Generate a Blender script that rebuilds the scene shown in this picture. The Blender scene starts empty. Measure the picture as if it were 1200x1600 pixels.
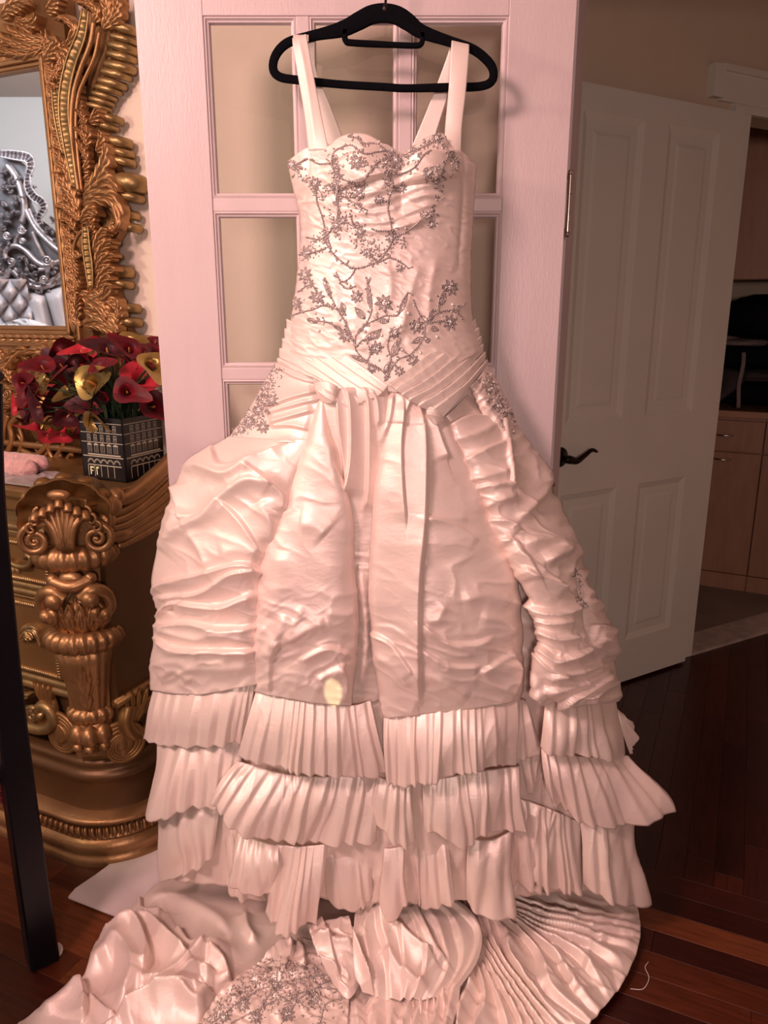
import bpy, bmesh, math, random
import numpy as np
from mathutils import Vector, Matrix
from mathutils.bvhtree import BVHTree

random.seed(7)
rng = np.random.default_rng(7)
SC = bpy.context.scene
COL = SC.collection
R = math.radians

# ------------------------------------------------------------------ camera
FPX, CAM_H, PITCH = 1200.0, 1.40, R(14.8)
cam_d = bpy.data.cameras.new('camera')
cam_d.sensor_fit = 'VERTICAL'
cam_d.sensor_height = 36.0
cam_d.lens = 36.0 * FPX / 1600.0
cam_d.clip_start = 0.02
cam = bpy.data.objects.new('camera', cam_d)
cam.location = (0, 0, CAM_H)
cam.rotation_euler = (math.pi / 2 - PITCH, 0, 0)
COL.objects.link(cam)
SC.camera = cam

# ------------------------------------------------------------------ world, lamps, exposure
world = bpy.data.worlds.new('world')
SC.world = world
world.use_nodes = True
world.node_tree.nodes['Background'].inputs[0].default_value = (1.0, 0.62, 0.52, 1)
world.node_tree.nodes['Background'].inputs[1].default_value = 0.10
SC.view_settings.view_transform = 'Standard'
SC.view_settings.look = 'None'
SC.view_settings.gamma = 1.0
SC.view_settings.use_curve_mapping = False
SC.view_settings.exposure = -0.52

def lamp(name, kind, loc, energy, color, size=0.2, target=None, size_y=None, spot=None, blend=0.2):
    d = bpy.data.lights.new(name, kind)
    d.energy = energy; d.color = color
    if kind == 'AREA':
        d.size = size
        if size_y: d.shape = 'RECTANGLE'; d.size_y = size_y
    elif kind == 'SPOT':
        d.spot_size = spot; d.spot_blend = blend; d.shadow_soft_size = size
    else:
        d.shadow_soft_size = size
    o = bpy.data.objects.new(name, d)
    o.location = loc
    if target is not None:
        o.rotation_euler = (Vector(target) - Vector(loc)).to_track_quat('-Z', 'Y').to_euler()
    COL.objects.link(o)
    return o

# lamp to the left of the mirror (throws the frame's shadow to the right)
lamp('bedroom_wall_lamp_light', 'POINT', (-2.05, 0.62, 2.05), 62, (1.0, 0.76, 0.58), 0.09)
# the rosy ceiling light of the bedroom, left of the camera
lamp('bedroom_ceiling_light', 'AREA', (-1.25, -0.15, 2.50), 74, (1.0, 0.60, 0.56), 0.45, target=(-0.1, 1.4, 0.6))
# unseen fill lamp added behind the camera to light the dress from the front
lamp('front_fill_light', 'AREA', (0.10, -1.2, 1.50), 34, (1.0, 0.71, 0.64), 0.4, target=(0.05, 1.5, 0.8))
# bluish area lamp added out of view to wash the bed and its wall
lamp('bed_cool_fill', 'AREA', (-2.587, 2.243, 2.5), 38, (0.78, 0.89, 1.0), 0.6, target=(-3.72, 1.42, 1.8))
# sliver of low sun between the curtains
sun = lamp('sun_sliver', 'SPOT', (-0.35, -0.9, 1.75), 420, (1.0, 0.90, 0.45), 0.004, target=(-0.0957, 1.335, 0.69), spot=R(1.25), blend=0.12)
sun.scale = (0.62, 1.0, 1.0)

# ------------------------------------------------------------------ pixel rays -> places in the room
CT, ST = math.cos(PITCH), math.sin(PITCH)
def ray(px, py):
    px = np.asarray(px, float); py = np.asarray(py, float)
    u = (px - 600) / FPX; v = (py - 800) / FPX
    return np.stack([u, CT - v * ST, -ST - v * CT], -1)
CAMP = np.array([0, 0, CAM_H])
def P(px, py, Y):
    d = ray(px, py); t = np.asarray(Y, float) / d[..., 1]
    return CAMP + d * t[..., None]
def G(px, py, z=0.0):
    d = ray(px, py); t = (np.asarray(z, float) - CAM_H) / d[..., 2]
    return CAMP + d * np.broadcast_to(t, d.shape[:-1])[..., None]
def PL(px, py, pt, n):
    d = ray(px, py); n = np.asarray(n, float)
    t = ((np.asarray(pt, float) - CAMP) @ n) / (d @ n)
    return CAMP + d * t[..., None]

# mirror wall frame: s along the wall (right, towards camera), n out of the wall, z up
WA = R(25.0)
WU = np.array([math.cos(WA), -math.sin(WA), 0]); WN = np.array([-math.sin(WA), -math.cos(WA), 0])
WD = 1.676
WO = -WN * WD
def W(s, n, z):
    s = np.asarray(s, float); n = np.asarray(n, float); z = np.asarray(z, float)
    s, n, z = np.broadcast_arrays(s, n, z)
    return WO + s[..., None] * WU + n[..., None] * WN + z[..., None] * np.array([0, 0, 1.0])
def onW(px, py, n):
    p = PL(px, py, WO + WN * n, WN) - WO
    return p @ WU, p[..., 2]

# ------------------------------------------------------------------ materials
def mat(name, col, rough=0.5, metal=0.0, var=0.0, vscale=8.0, bump=0.0, bscale=200.0, spec=0.5, sheen=0.0,
        coat=0.0, stretch=(1, 1, 1), col2=None, trans=0.0, emit=None, estr=0.0, sheen_col=None):
    m = bpy.data.materials.new(name); m.use_nodes = True
    nt = m.node_tree; b = nt.nodes['Principled BSDF']
    b.inputs['Base Color'].default_value = (*col, 1)
    b.inputs['Roughness'].default_value = rough
    b.inputs['Metallic'].default_value = metal
    b.inputs['Specular IOR Level'].default_value = spec
    b.inputs['Sheen Weight'].default_value = sheen
    b.inputs['Coat Weight'].default_value = coat
    b.inputs['Transmission Weight'].default_value = trans
    if sheen_col: b.inputs['Sheen Tint'].default_value = (*sheen_col, 1)
    if emit: b.inputs['Emission Color'].default_value = (*emit, 1); b.inputs['Emission Strength'].default_value = estr
    if var > 0 or bump > 0:
        tc = nt.nodes.new('ShaderNodeTexCoord'); mp = nt.nodes.new('ShaderNodeMapping')
        mp.inputs['Scale'].default_value = stretch
        nt.links.new(tc.outputs['Object'], mp.inputs[0])
    if var > 0:
        n = nt.nodes.new('ShaderNodeTexNoise'); n.inputs['Scale'].default_value = vscale; n.inputs['Detail'].default_value = 6
        nt.links.new(mp.outputs[0], n.inputs['Vector'])
        mx = nt.nodes.new('ShaderNodeMix'); mx.data_type = 'RGBA'
        c2 = col2 if col2 else tuple(max(0, c * (1 - var)) for c in col)
        mx.inputs[6].default_value = (*col, 1); mx.inputs[7].default_value = (*c2, 1)
        rp = nt.nodes.new('ShaderNodeMapRange'); rp.inputs[1].default_value = 0.35; rp.inputs[2].default_value = 0.68
        nt.links.new(n.outputs[0], rp.inputs[0]); nt.links.new(rp.outputs[0], mx.inputs[0])
        nt.links.new(mx.outputs[2], b.inputs['Base Color'])
    if bump > 0:
        n2 = nt.nodes.new('ShaderNodeTexNoise'); n2.inputs['Scale'].default_value = bscale; n2.inputs['Detail'].default_value = 4
        nt.links.new(mp.outputs[0], n2.inputs['Vector'])
        bp = nt.nodes.new('ShaderNodeBump'); bp.inputs['Strength'].default_value = bump; bp.inputs['Distance'].default_value = 0.004
        nt.links.new(n2.outputs[0], bp.inputs['Height']); nt.links.new(bp.outputs[0], b.inputs['Normal'])
    return m

def glass_mat(name, tint, gloss=0.10):
    m = bpy.data.materials.new(name); m.use_nodes = True
    nt = m.node_tree; nt.nodes.clear()
    o = nt.nodes.new('ShaderNodeOutputMaterial'); mx = nt.nodes.new('ShaderNodeMixShader')
    t = nt.nodes.new('ShaderNodeBsdfTransparent'); t.inputs[0].default_value = (*tint, 1)
    g = nt.nodes.new('ShaderNodeBsdfGlossy'); g.inputs['Roughness'].default_value = 0.03
    f = nt.nodes.new('ShaderNodeFresnel'); f.inputs[0].default_value = 1.5
    ad = nt.nodes.new('ShaderNodeMath'); ad.operation = 'ADD'; ad.inputs[1].default_value = gloss; ad.use_clamp = True
    nt.links.new(f.outputs[0], ad.inputs[0]); nt.links.new(ad.outputs[0], mx.inputs[0])
    nt.links.new(t.outputs[0], mx.inputs[1]); nt.links.new(g.outputs[0], mx.inputs[2]); nt.links.new(mx.outputs[0], o.inputs[0])
    return m

def satin_mat(name, col, col2, rough=0.43, bump=0.12):
    m = mat(name, col, rough, var=0.5, col2=col2, vscale=5, spec=0.9, sheen=0.12, sheen_col=(1, .86, .82))
    nt = m.node_tree; b = nt.nodes['Principled BSDF']; b.inputs['Metallic'].default_value = 0.22
    tc = nt.nodes.new('ShaderNodeTexCoord'); mp = nt.nodes.new('ShaderNodeMapping'); mp.inputs['Scale'].default_value = (1, 1, 2.2)
    nt.links.new(tc.outputs['Object'], mp.inputs[0])
    n1 = nt.nodes.new('ShaderNodeTexNoise'); n1.inputs['Scale'].default_value = 34; n1.inputs['Detail'].default_value = 5
    n1.inputs['Distortion'].default_value = 1.2
    n2 = nt.nodes.new('ShaderNodeTexNoise'); n2.inputs['Scale'].default_value = 700; n2.inputs['Detail'].default_value = 2
    nt.links.new(mp.outputs[0], n1.inputs['Vector']); nt.links.new(mp.outputs[0], n2.inputs['Vector'])
    b1 = nt.nodes.new('ShaderNodeBump'); b1.inputs['Strength'].default_value = bump; b1.inputs['Distance'].default_value = 0.006
    b2 = nt.nodes.new('ShaderNodeBump'); b2.inputs['Strength'].default_value = 0.12; b2.inputs['Distance'].default_value = 0.002
    nt.links.new(n1.outputs[0], b1.inputs['Height']); nt.links.new(n2.outputs[0], b2.inputs['Height'])
    nt.links.new(b1.outputs[0], b2.inputs['Normal']); nt.links.new(b2.outputs[0], b.inputs['Normal'])
    return m

M = {}
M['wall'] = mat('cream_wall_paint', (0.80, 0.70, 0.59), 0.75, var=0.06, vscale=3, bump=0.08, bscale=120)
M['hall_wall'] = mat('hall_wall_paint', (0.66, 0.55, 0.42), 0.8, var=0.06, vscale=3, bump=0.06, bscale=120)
M['ceiling'] = mat('ceiling_paint', (0.55, 0.46, 0.42), 0.85, bump=0.05, bscale=90, var=0.03)
M['far_wall'] = mat('darkened_unseen_wall', (0.30, 0.19, 0.16), 0.8, var=0.06, vscale=3, bump=0.05, bscale=90)  # unseen bedroom walls, coloured dark to cut the bounced light
M['bed_wall'] = mat('bedroom_pale_wall', (0.72, 0.70, 0.68), 0.8, var=0.03, vscale=2)
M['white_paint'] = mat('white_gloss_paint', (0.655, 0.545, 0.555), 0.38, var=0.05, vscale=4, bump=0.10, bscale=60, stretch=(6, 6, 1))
M['hall_door'] = mat('hall_door_paint', (0.72, 0.70, 0.64), 0.42, var=0.05, vscale=4, bump=0.06, bscale=60)
M['glass'] = glass_mat('clear_glass', (0.98, 0.98, 0.97))
M['mirror'] = mat('mirror_silvering', (0.93, 0.94, 0.95), 0.02, 1.0, var=0.02, vscale=1)
M['gold'] = mat('antique_gold_leaf', (0.40, 0.225, 0.105), 0.40, 0.75, var=0.45, vscale=14, bump=0.2, bscale=90, col2=(0.32, 0.17, 0.07))
M['gold_pale'] = mat('pale_gold_leaf', (0.42, 0.285, 0.125), 0.38, 0.75, var=0.4, vscale=14, bump=0.2, bscale=90)
M['gold_panel'] = mat('satin_gold_panel', (0.36, 0.20, 0.075), 0.42, 0.7, var=0.25, vscale=5, bump=0.1, bscale=160)
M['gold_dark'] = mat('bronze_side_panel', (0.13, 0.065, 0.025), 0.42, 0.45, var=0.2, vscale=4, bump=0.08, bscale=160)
M['satin'] = satin_mat('ivory_satin', (0.88, 0.755, 0.685), (0.86, 0.70, 0.65))
M['satin_smooth'] = satin_mat('ivory_satin_smooth', (0.87, 0.76, 0.69), (0.85, 0.72, 0.67), 0.50, 0.06)
M['lining'] = mat('rosy_lining', (0.78, 0.55, 0.49), 0.6, var=0.1, vscale=20, bump=0.3, bscale=60)
M['thread'] = mat('silver_bead_thread', (0.40, 0.335, 0.325), 0.34, 0.35, var=0.4, vscale=300)
M['bead'] = mat('silver_glass_bead', (0.58, 0.50, 0.49), 0.2, 0.35, var=0.4, vscale=500)
M['gem'] = mat('clear_rhinestone', (0.93, 0.86, 0.82), 0.08, 0.4, var=0.1, vscale=400, coat=1.0)
M['black_velvet'] = mat('black_velvet_flock', (0.006, 0.006, 0.008), 0.95, var=0.3, vscale=300, bump=0.15, bscale=900, spec=0.03)
M['black_wood'] = mat('black_lacquered_wood', (0.006, 0.005, 0.007), 0.32, var=0.2, vscale=10, bump=0.04, bscale=60, spec=0.25)
M['black_metal'] = mat('oil_rubbed_bronze', (0.02, 0.012, 0.010), 0.35, 0.6, var=0.2, vscale=60)
M['chrome'] = mat('brushed_chrome', (0.72, 0.66, 0.60), 0.25, 1.0, var=0.1, vscale=60)
M['silver'] = mat('antique_silver_carving', (0.60, 0.52, 0.52), 0.35, 0.75, var=0.5, vscale=20, bump=0.3, bscale=80)
M['leather'] = mat('pearl_grey_leather', (0.66, 0.60, 0.60), 0.36, var=0.06, vscale=6, bump=0.05, bscale=150)
M['paper'] = mat('white_card', (0.78, 0.68, 0.68), 0.6, var=0.05, vscale=5, bump=0.05, bscale=200)
M['cabinet'] = mat('maple_cabinet', (0.46, 0.24, 0.15), 0.45, var=0.15, vscale=6, stretch=(6, 6, 1), bump=0.03, bscale=80)
M['counter'] = mat('oak_worktop', (0.50, 0.26, 0.13), 0.4, var=0.2, vscale=9)
M['tile'] = mat('grey_floor_tile', (0.28, 0.22, 0.18), 0.5, var=0.15, vscale=5)
M['grout'] = mat('dark_grout', (0.10, 0.08, 0.07), 0.8, var=0.1)
M['marble'] = mat('stone_threshold', (0.55, 0.46, 0.40), 0.4, var=0.3, vscale=20)
for i, c in enumerate([(0.085, 0.018, 0.009), (0.20, 0.055, 0.020), (0.045, 0.008, 0.005), (0.115, 0.026, 0.011), (0.062, 0.012, 0.007)]):
    M['plank%d' % i] = mat('cherry_plank_tone_%d' % i, c, 0.30, var=0.45, vscale=7, stretch=(1.2, 14, 14), bump=0.05, bscale=30)
M['subfloor'] = mat('dark_floor_joint', (0.015, 0.006, 0.004), 0.8, var=0.1)

# ------------------------------------------------------------------ mesh helpers
def link(name, me, m, parent=None, smooth=True):
    o = bpy.data.objects.new(name, me); COL.objects.link(o)
    if m is not None and not me.materials: me.materials.append(M[m] if isinstance(m, str) else m)
    if smooth and len(me.polygons): me.polygons.foreach_set('use_smooth', np.ones(len(me.polygons), bool))
    if parent is not None: o.parent = parent; o.matrix_parent_inverse = Matrix.Translation(-parent.location) if parent.type == 'EMPTY' else Matrix()
    return o
def tag(o, label=None, cat=None, group=None, kind=None):
    if label: o['label'] = label
    if cat: o['category'] = cat
    if group: o['group'] = group
    if kind: o['kind'] = kind
    return o
def thing(name, loc, label, cat, group=None, kind=None):
    o = bpy.data.objects.new(name, None); o.location = [float(c) for c in loc]; o.empty_display_size = 0.05
    COL.objects.link(o)
    return tag(o, label, cat, group, kind)

class MB:
    def __init__(s): s.v = []; s.f = []; s.n = 0
    def add(s, v, f):
        v = np.asarray(v, float).reshape(-1, 3)
        s.v.append(v); n = s.n
        s.f.extend([tuple(int(i) + n for i in q) for q in f]); s.n += len(v)
        return s
    def grid(s, A, cu=False, cv=False):
        A = np.asarray(A); nv, nu = A.shape[:2]
        idx = np.arange(nv * nu).reshape(nv, nu)
        a = idx
        if cu: a = np.concatenate([a, a[:, :1]], 1)
        if cv: a = np.concatenate([a, a[:1]], 0)
        q = np.stack([a[:-1, :-1], a[1:, :-1], a[1:, 1:], a[:-1, 1:]], -1).reshape(-1, 4)
        return s.add(A.reshape(-1, 3), q)
    def box(s, c, size, ax=None):
        ax = np.eye(3) if ax is None else np.asarray(ax)
        h = np.asarray(size) / 2
        v = [np.asarray(c) + (i * h[0]) * ax[0] + (j * h[1]) * ax[1] + (k * h[2]) * ax[2] for i in (-1, 1) for j in (-1, 1) for k in (-1, 1)]
        return s.add(v, [(0, 1, 3, 2), (4, 6, 7, 5), (0, 4, 5, 1), (2, 3, 7, 6), (0, 2, 6, 4), (1, 5, 7, 3)])
    def hexa(s, v8):   # four bottom corners then four top corners
        return s.add(v8, [(3, 2, 1, 0), (4, 5, 6, 7), (0, 1, 5, 4), (1, 2, 6, 5), (2, 3, 7, 6), (3, 0, 4, 7)])
    def tube(s, pts, r, seg=8, up=None, flat=1.0, cap=True, closed=False):
        pts = np.asarray(pts, float); n = len(pts)
        r = np.broadcast_to(np.asarray(r, float), (n,))
        T = np.gradient(pts, axis=0)
        if closed: T = np.roll(pts, -1, 0) - np.roll(pts, 1, 0)
        T /= np.linalg.norm(T, axis=1, keepdims=True) + 1e-12
        u0 = np.asarray(up if up is not None else ([0, 0, 1] if abs(T[0][2]) < .9 else [1, 0, 0]), float)
        A = np.zeros((n, seg, 3)); prev = u0
        ang = np.linspace(0, 2 * math.pi, seg, endpoint=False)
        for i in range(n):
            b = (u0 if up is not None else prev); b = b - T[i] * (b @ T[i]); b /= np.linalg.norm(b) + 1e-12
            c = np.cross(T[i], b); prev = b
            A[i] = pts[i] + r[i] * (np.cos(ang)[:, None] * b * flat + np.sin(ang)[:, None] * c)
        k = s.n
        s.grid(A, cu=True, cv=closed)
        if cap and not closed:
            s.f.append(tuple(range(k, k + seg))); s.f.append(tuple(range(k + (n - 1) * seg + seg - 1, k + (n - 1) * seg - 1, -1)))
        return s
    def sphere(s, c, r, seg=8, rings=6, ax=None, sc=(1, 1, 1)):
        ax = np.eye(3) if ax is None else np.asarray(ax)
        th = np.linspace(0, math.pi, rings + 1)[:, None]; ph = np.linspace(0, 2 * math.pi, seg, endpoint=False)[None]
        A = np.stack([np.sin(th) * np.cos(ph) * sc[0], np.sin(th) * np.sin(ph) * sc[1], np.cos(th) * np.ones_like(ph) * sc[2]], -1) * r
        return s.grid(np.asarray(c) + A @ ax, cu=True)
    def build(s, name, m, parent=None, smooth=True, auto=None):
        me = bpy.data.meshes.new(name)
        if s.n: me.from_pydata(np.concatenate(s.v), [], s.f)
        me.update()
        o = link(name, me, m, parent, smooth)
        if auto:
            me.set_sharp_from_angle(angle=R(auto))
        return o

def cr(pts, n, closed=False, even=True):
    """Catmull-Rom resampling of a polyline to n points."""
    p = np.asarray(pts, float)
    if closed: p = np.vstack([p[-1:], p, p[:2]])
    else: p = np.vstack([2 * p[0] - p[1], p, 2 * p[-1] - p[-2]])
    k = len(p) - 3
    L = np.array([np.linalg.norm((p[i + 2] - p[i + 1])[:2]) + 1e-9 for i in range(k)])
    cum = np.concatenate([[0], np.cumsum(L if even else np.ones(k))])
    t = np.linspace(0, cum[-1], n + (1 if closed else 0))[:n]
    i = np.clip(np.searchsorted(cum, t, 'right') - 1, 0, k - 1)
    f = ((t - cum[i]) / (cum[i + 1] - cum[i]))[:, None]
    a, b, c, d = p[i], p[i + 1], p[i + 2], p[i + 3]
    return 0.5 * (2 * b + (c - a) * f + (2 * a - 5 * b + 4 * c - d) * f ** 2 + (3 * b - a - 3 * c + d) * f ** 3)

def hash2(i, j, seed):
    h = np.sin(i * 127.1 + j * 311.7 + seed * 74.7) * 43758.5453
    return h - np.floor(h)
def vnoise(x, y, seed=0):
    i = np.floor(x); j = np.floor(y); fx = x - i; fy = y - j
    fx = fx * fx * (3 - 2 * fx); fy = fy * fy * (3 - 2 * fy)
    a = hash2(i, j, seed); b = hash2(i + 1, j, seed); c = hash2(i, j + 1, seed); d = hash2(i + 1, j + 1, seed)
    return a + (b - a) * fx + (c - a) * fy + (a - b - c + d) * fx * fy
def fbm(x, y, seed=0, o=3):
    s = 0; a = .5
    for k in range(o): s = s + a * vnoise(x * 2 ** k, y * 2 ** k, seed + k * 13); a *= .5
    return s / (1 - .5 ** o)
# ================================================================== THE SETTING
def wbox(mb, s0, s1, n0, n1, z0, z1):
    mb.hexa([W(s0, n0, z0), W(s1, n0, z0), W(s1, n1, z0), W(s0, n1, z0), W(s0, n0, z1), W(s1, n0, z1), W(s1, n1, z1), W(s0, n1, z1)])
def struct(name, mb, m, parent=None, smooth=False):
    o = mb.build(name, m, parent, smooth)
    if parent is None: o['kind'] = 'structure'
    return o

HINGE_S = -0.373
# ---- floor: joint bed and single planks
mb = MB(); mb.hexa([(-4.6, -3.0, -.05), (3.2, -3.0, -.05), (3.2, 4.6, -.05), (-4.6, 4.6, -.05), (-4.6, -3.0, -.013), (3.2, -3.0, -.013), (3.2, 4.6, -.013), (-4.6, 4.6, -.013)])
floor = struct('floor', mb, 'subfloor')
def plank_obj(c, ax, L, wd, tone):
    mb = MB(); h = .0125; e = .0005
    def q(a, b, z): return c + ax[0] * a + ax[1] * b + np.array([0, 0, z])
    a, b = L / 2 - .0003, wd / 2 - .0003
    lo = [q(-a, -b, -h), q(a, -b, -h), q(a, b, -h), q(-a, b, -h)]
    mi = [q(-a, -b, -e), q(a, -b, -e), q(a, b, -e), q(-a, b, -e)]
    hi = [q(-a + e, -b + e, 0), q(a - e, -b + e, 0), q(a - e, b - e, 0), q(-a + e, b - e, 0)]
    mb.add(lo + mi + hi, [(0, 1, 5, 4), (1, 2, 6, 5), (2, 3, 7, 6), (3, 0, 4, 7), (4, 5, 9, 8), (5, 6, 10, 9), (6, 7, 11, 10), (7, 4, 8, 11), (8, 9, 10, 11)])
    me = bpy.data.meshes.new('plank')
    v = np.concatenate(mb.v)
    ctr = c.copy(); rot = np.stack([ax[0], ax[1], [0, 0, 1]], 0)      # local frame so the grain follows the board
    me.from_pydata((v - ctr) @ rot.T, [], mb.f); me.update()
    o = bpy.data.objects.new('plank', me); COL.objects.link(o)
    m4 = Matrix.Identity(4)
    for i in range(3):
        for j in range(3): m4[j][i] = rot[i][j]
        m4[i][3] = ctr[i]
    o.matrix_world = m4
    me.materials.append(M['plank%d' % tone]); o.parent = floor
    return o
PW = 0.069
rowt = [4, 2, 1, 2, 3, 3, 2, 0, 3, 1, 0, 4, 3, 0, 1, 2]
for r in range(15):
    n0 = -0.14 + PW * (r + .5)
    s = -2.75 + random.random() * .5
    while s < 1.5:
        L = random.uniform(.55, 1.15)
        tone = rowt[r] if s + L > .1 and s < .7 else random.choice([0, 3, 3, 1, 4, 0])
        plank_obj(W(s + L / 2, n0, 0), [WU, WN], L, PW, tone)
        s += L
for cix in range(30):
    s0 = -0.42 + PW * (cix + .5)
    n = -0.14 - random.random() * .3
    plank_obj(W(s0, (-0.14 + n) / 2, 0), [WN, WU], abs(n + .14) + 1e-3, PW, random.choice([2, 4, 4, 0, 2])) if abs(n + .14) > .05 else None
    if abs(n + .14) <= .05: n = -0.14
    while n > -2.0:
        L = random.uniform(.5, 1.0)
        plank_obj(W(s0, n - L / 2, 0), [WN, WU], L, PW, random.choice([2, 4, 4, 0, 2, 2]))
        n -= L

# ---- bedroom mirror wall, ending at the door jamb
mb = MB(); wbox(mb, -3.6, HINGE_S, -.06, 0, 0, 2.62); wbox(mb, HINGE_S, 1.7, -.06, 0, 2.12, 2.62)
struct('wall_front', mb, 'wall')
mb = MB(); wbox(mb, HINGE_S - .001, HINGE_S + .006, -.066, .004, 0, 2.09)
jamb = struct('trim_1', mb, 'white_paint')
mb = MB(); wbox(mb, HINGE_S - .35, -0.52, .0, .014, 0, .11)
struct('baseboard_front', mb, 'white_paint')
# ---- ceiling and the unseen rest of the bedroom
mb = MB(); mb.hexa([(-4.6, -3.0, 2.62), (3.2, -3.0, 2.62), (3.2, 4.6, 2.62), (-4.6, 4.6, 2.62), (-4.6, -3.0, 2.7), (3.2, -3.0, 2.7), (3.2, 4.6, 2.7), (-4.6, 4.6, 2.7)])
struct('ceiling', mb, 'ceiling')
mb = MB(); mb.hexa([(-4.6, -2.6, 0), (2.6, -2.6, 0), (2.6, -2.5, 0), (-4.6, -2.5, 0), (-4.6, -2.6, 2.62), (2.6, -2.6, 2.62), (2.6, -2.5, 2.62), (-4.6, -2.5, 2.62)])
struct('wall_back', mb, 'far_wall')
mb = MB(); mb.hexa([(2.3, -2.5, 0), (2.4, -2.5, 0), (2.4, 0.85, 0), (2.3, 0.85, 0), (2.3, -2.5, 2.62), (2.4, -2.5, 2.62), (2.4, 0.85, 2.62), (2.3, 0.85, 2.62)])
struct('wall_right', mb, 'far_wall')

# ---- hall wall with the second doorway
A2 = np.array([1.276, 2.965, 0]); D2 = np.array([.88, .475, 0]); D2 /= np.linalg.norm(D2); N2 = np.array([D2[1], -D2[0], 0])
def V(a, b, z): return A2 + a * D2 + b * N2 + np.array([0, 0, z])
def vbox(mb, a0, a1, b0, b1, z0, z1, F=None):
    F = F or V
    mb.hexa([F(a0, b0, z0), F(a1, b0, z0), F(a1, b1, z0), F(a0, b1, z0), F(a0, b0, z1), F(a1, b0, z1), F(a1, b1, z1), F(a0, b1, z1)])
OPW = .80
mb = MB(); vbox(mb, -1.0, 0, -.12, 0, 0, 2.62); vbox(mb, 0, OPW, -.12, 0, 2.06, 2.62); vbox(mb, OPW, 1.6, -.12, 0, 0, 2.62)
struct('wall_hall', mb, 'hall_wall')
mb = MB(); vbox(mb, -.215, -.165, 0, .030, 2.09, 2.19); vbox(mb, -.165, OPW + .16, 0, .016, 2.085, 2.175); vbox(mb, -.175, OPW + .17, 0, .028, 2.175, 2.195)
vbox(mb, -.09, OPW + .09, 0, .022, 2.055, 2.075); vbox(mb, -.09, OPW + .09, 0, .012, 2.075, 2.085)
struct('trim_2', mb, 'hall_door')
mb = MB(); vbox(mb, -.08, 0, 0, .018, 0, 2.055); vbox(mb, OPW, OPW + .08, 0, .018, 0, 2.055); vbox(mb, 0, .015, -.12, .0, 0, 2.055); vbox(mb, OPW - .015, OPW, -.12, 0, 0, 2.055)
struct('trim_3', mb, 'hall_door')
mb = MB(); vbox(mb, 0, OPW, -.125, .02, 0, .012)
th = struct('trim_4', mb, 'marble')
# tiled floor beyond
mb = MB(); vbox(mb, -.9, 1.5, -1.6, -.12, -.012, 0.002)
tf = struct('floor_tiled', mb, 'grout')
for i in range(-2, 4):
    for j in range(4):
        mb = MB(); a0 = i * .34 + .08; b0 = -.13 - j * .34
        vbox(mb, a0, a0 + .334, b0 - .334, b0, 0.002, .007)
        mb.build('tile', 'tile', tf, smooth=False)
# closing walls of the room beyond
mb = MB(); vbox(mb, -1.2, 2.0, -2.1, -2.0, 0, 2.62); vbox(mb, -1.2, -1.1, -2.0, -.12, 0, 2.62); vbox(mb, 1.9, 2.0, -2.0, -.12, 0, 2.62)
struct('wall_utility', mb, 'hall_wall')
# hall end walls
mb = MB(); mb.hexa([(2.45, .85, 0), (2.55, .85, 0), (2.55, 3.9, 0), (2.45, 3.9, 0), (2.45, .85, 2.62), (2.55, .85, 2.62), (2.55, 3.9, 2.62), (2.45, 3.9, 2.62)])
struct('wall_hall_end', mb, 'hall_wall')

# ---- glass door (15 lights, hinged on the right, swung back against the mirror wall)
DY, DT = 1.59, 0.036
DX0, DX1 = -0.456, 0.352
def dbox(mb, x0, x1, z0, z1, y0=DY, y1=DY + DT):
    mb.hexa([(x0, y0, z0), (x1, y0, z0), (x1, y1, z0), (x0, y1, z0), (x0, y0, z1), (x1, y0, z1), (x1, y1, z1), (x0, y1, z1)])
def bevel(o, w=.0015, seg=2):
    b = o.modifiers.new('bevel', 'BEVEL'); b.width = w; b.segments = seg; b.limit_method = 'ANGLE'
    return o
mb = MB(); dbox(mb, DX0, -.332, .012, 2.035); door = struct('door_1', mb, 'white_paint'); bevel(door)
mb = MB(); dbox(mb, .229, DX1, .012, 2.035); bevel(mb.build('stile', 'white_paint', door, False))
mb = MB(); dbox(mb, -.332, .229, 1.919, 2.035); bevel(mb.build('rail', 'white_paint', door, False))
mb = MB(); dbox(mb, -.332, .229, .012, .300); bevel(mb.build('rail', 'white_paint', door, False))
colx = [(-.332, -.1615), (-.1375, .0275), (.0515, .229)]
rows_z = [1.919 - .3235 * k for k in range(6)]
for k in range(4):
    z1 = rows_z[k + 1] + .012; mb = MB(); dbox(mb, -.332, .229, z1 - .024, z1, DY + .002, DY + DT - .002)
    bevel(mb.build('muntin', 'white_paint', door, False))
for x0 in (-.1615, .0275):
    mb = MB(); dbox(mb, x0, x0 + .024, .300, 1.919, DY + .001, DY + DT - .003); bevel(mb.build('muntin', 'white_paint', door, False))
for k in range(5):
    zt = rows_z[k] - (.012 if k else 0); zb = rows_z[k + 1] + (.012 if k < 4 else 0)
    for (x0, x1) in colx:
        # glazing bead with a sloping profile
        prof = [(0, .0035), (.0035, .002), (.006, .006), (.009, .007), (.011, .016)]
        A = []
        for o_, d_ in prof:
            A.append([(x0 + o_, DY + d_, zb + o_), (x1 - o_, DY + d_, zb + o_), (x1 - o_, DY + d_, zt - o_), (x0 + o_, DY + d_, zt - o_)])
        b = MB().grid(np.array(A), cu=True).build('glazing_bead', 'white_paint', door, False)
        mb = MB(); dbox(mb, x0 + .009, x1 - .009, zb + .009, zt - .009, DY + .015, DY + .018)
        mb.build('pane', 'glass', door, False)
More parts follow.
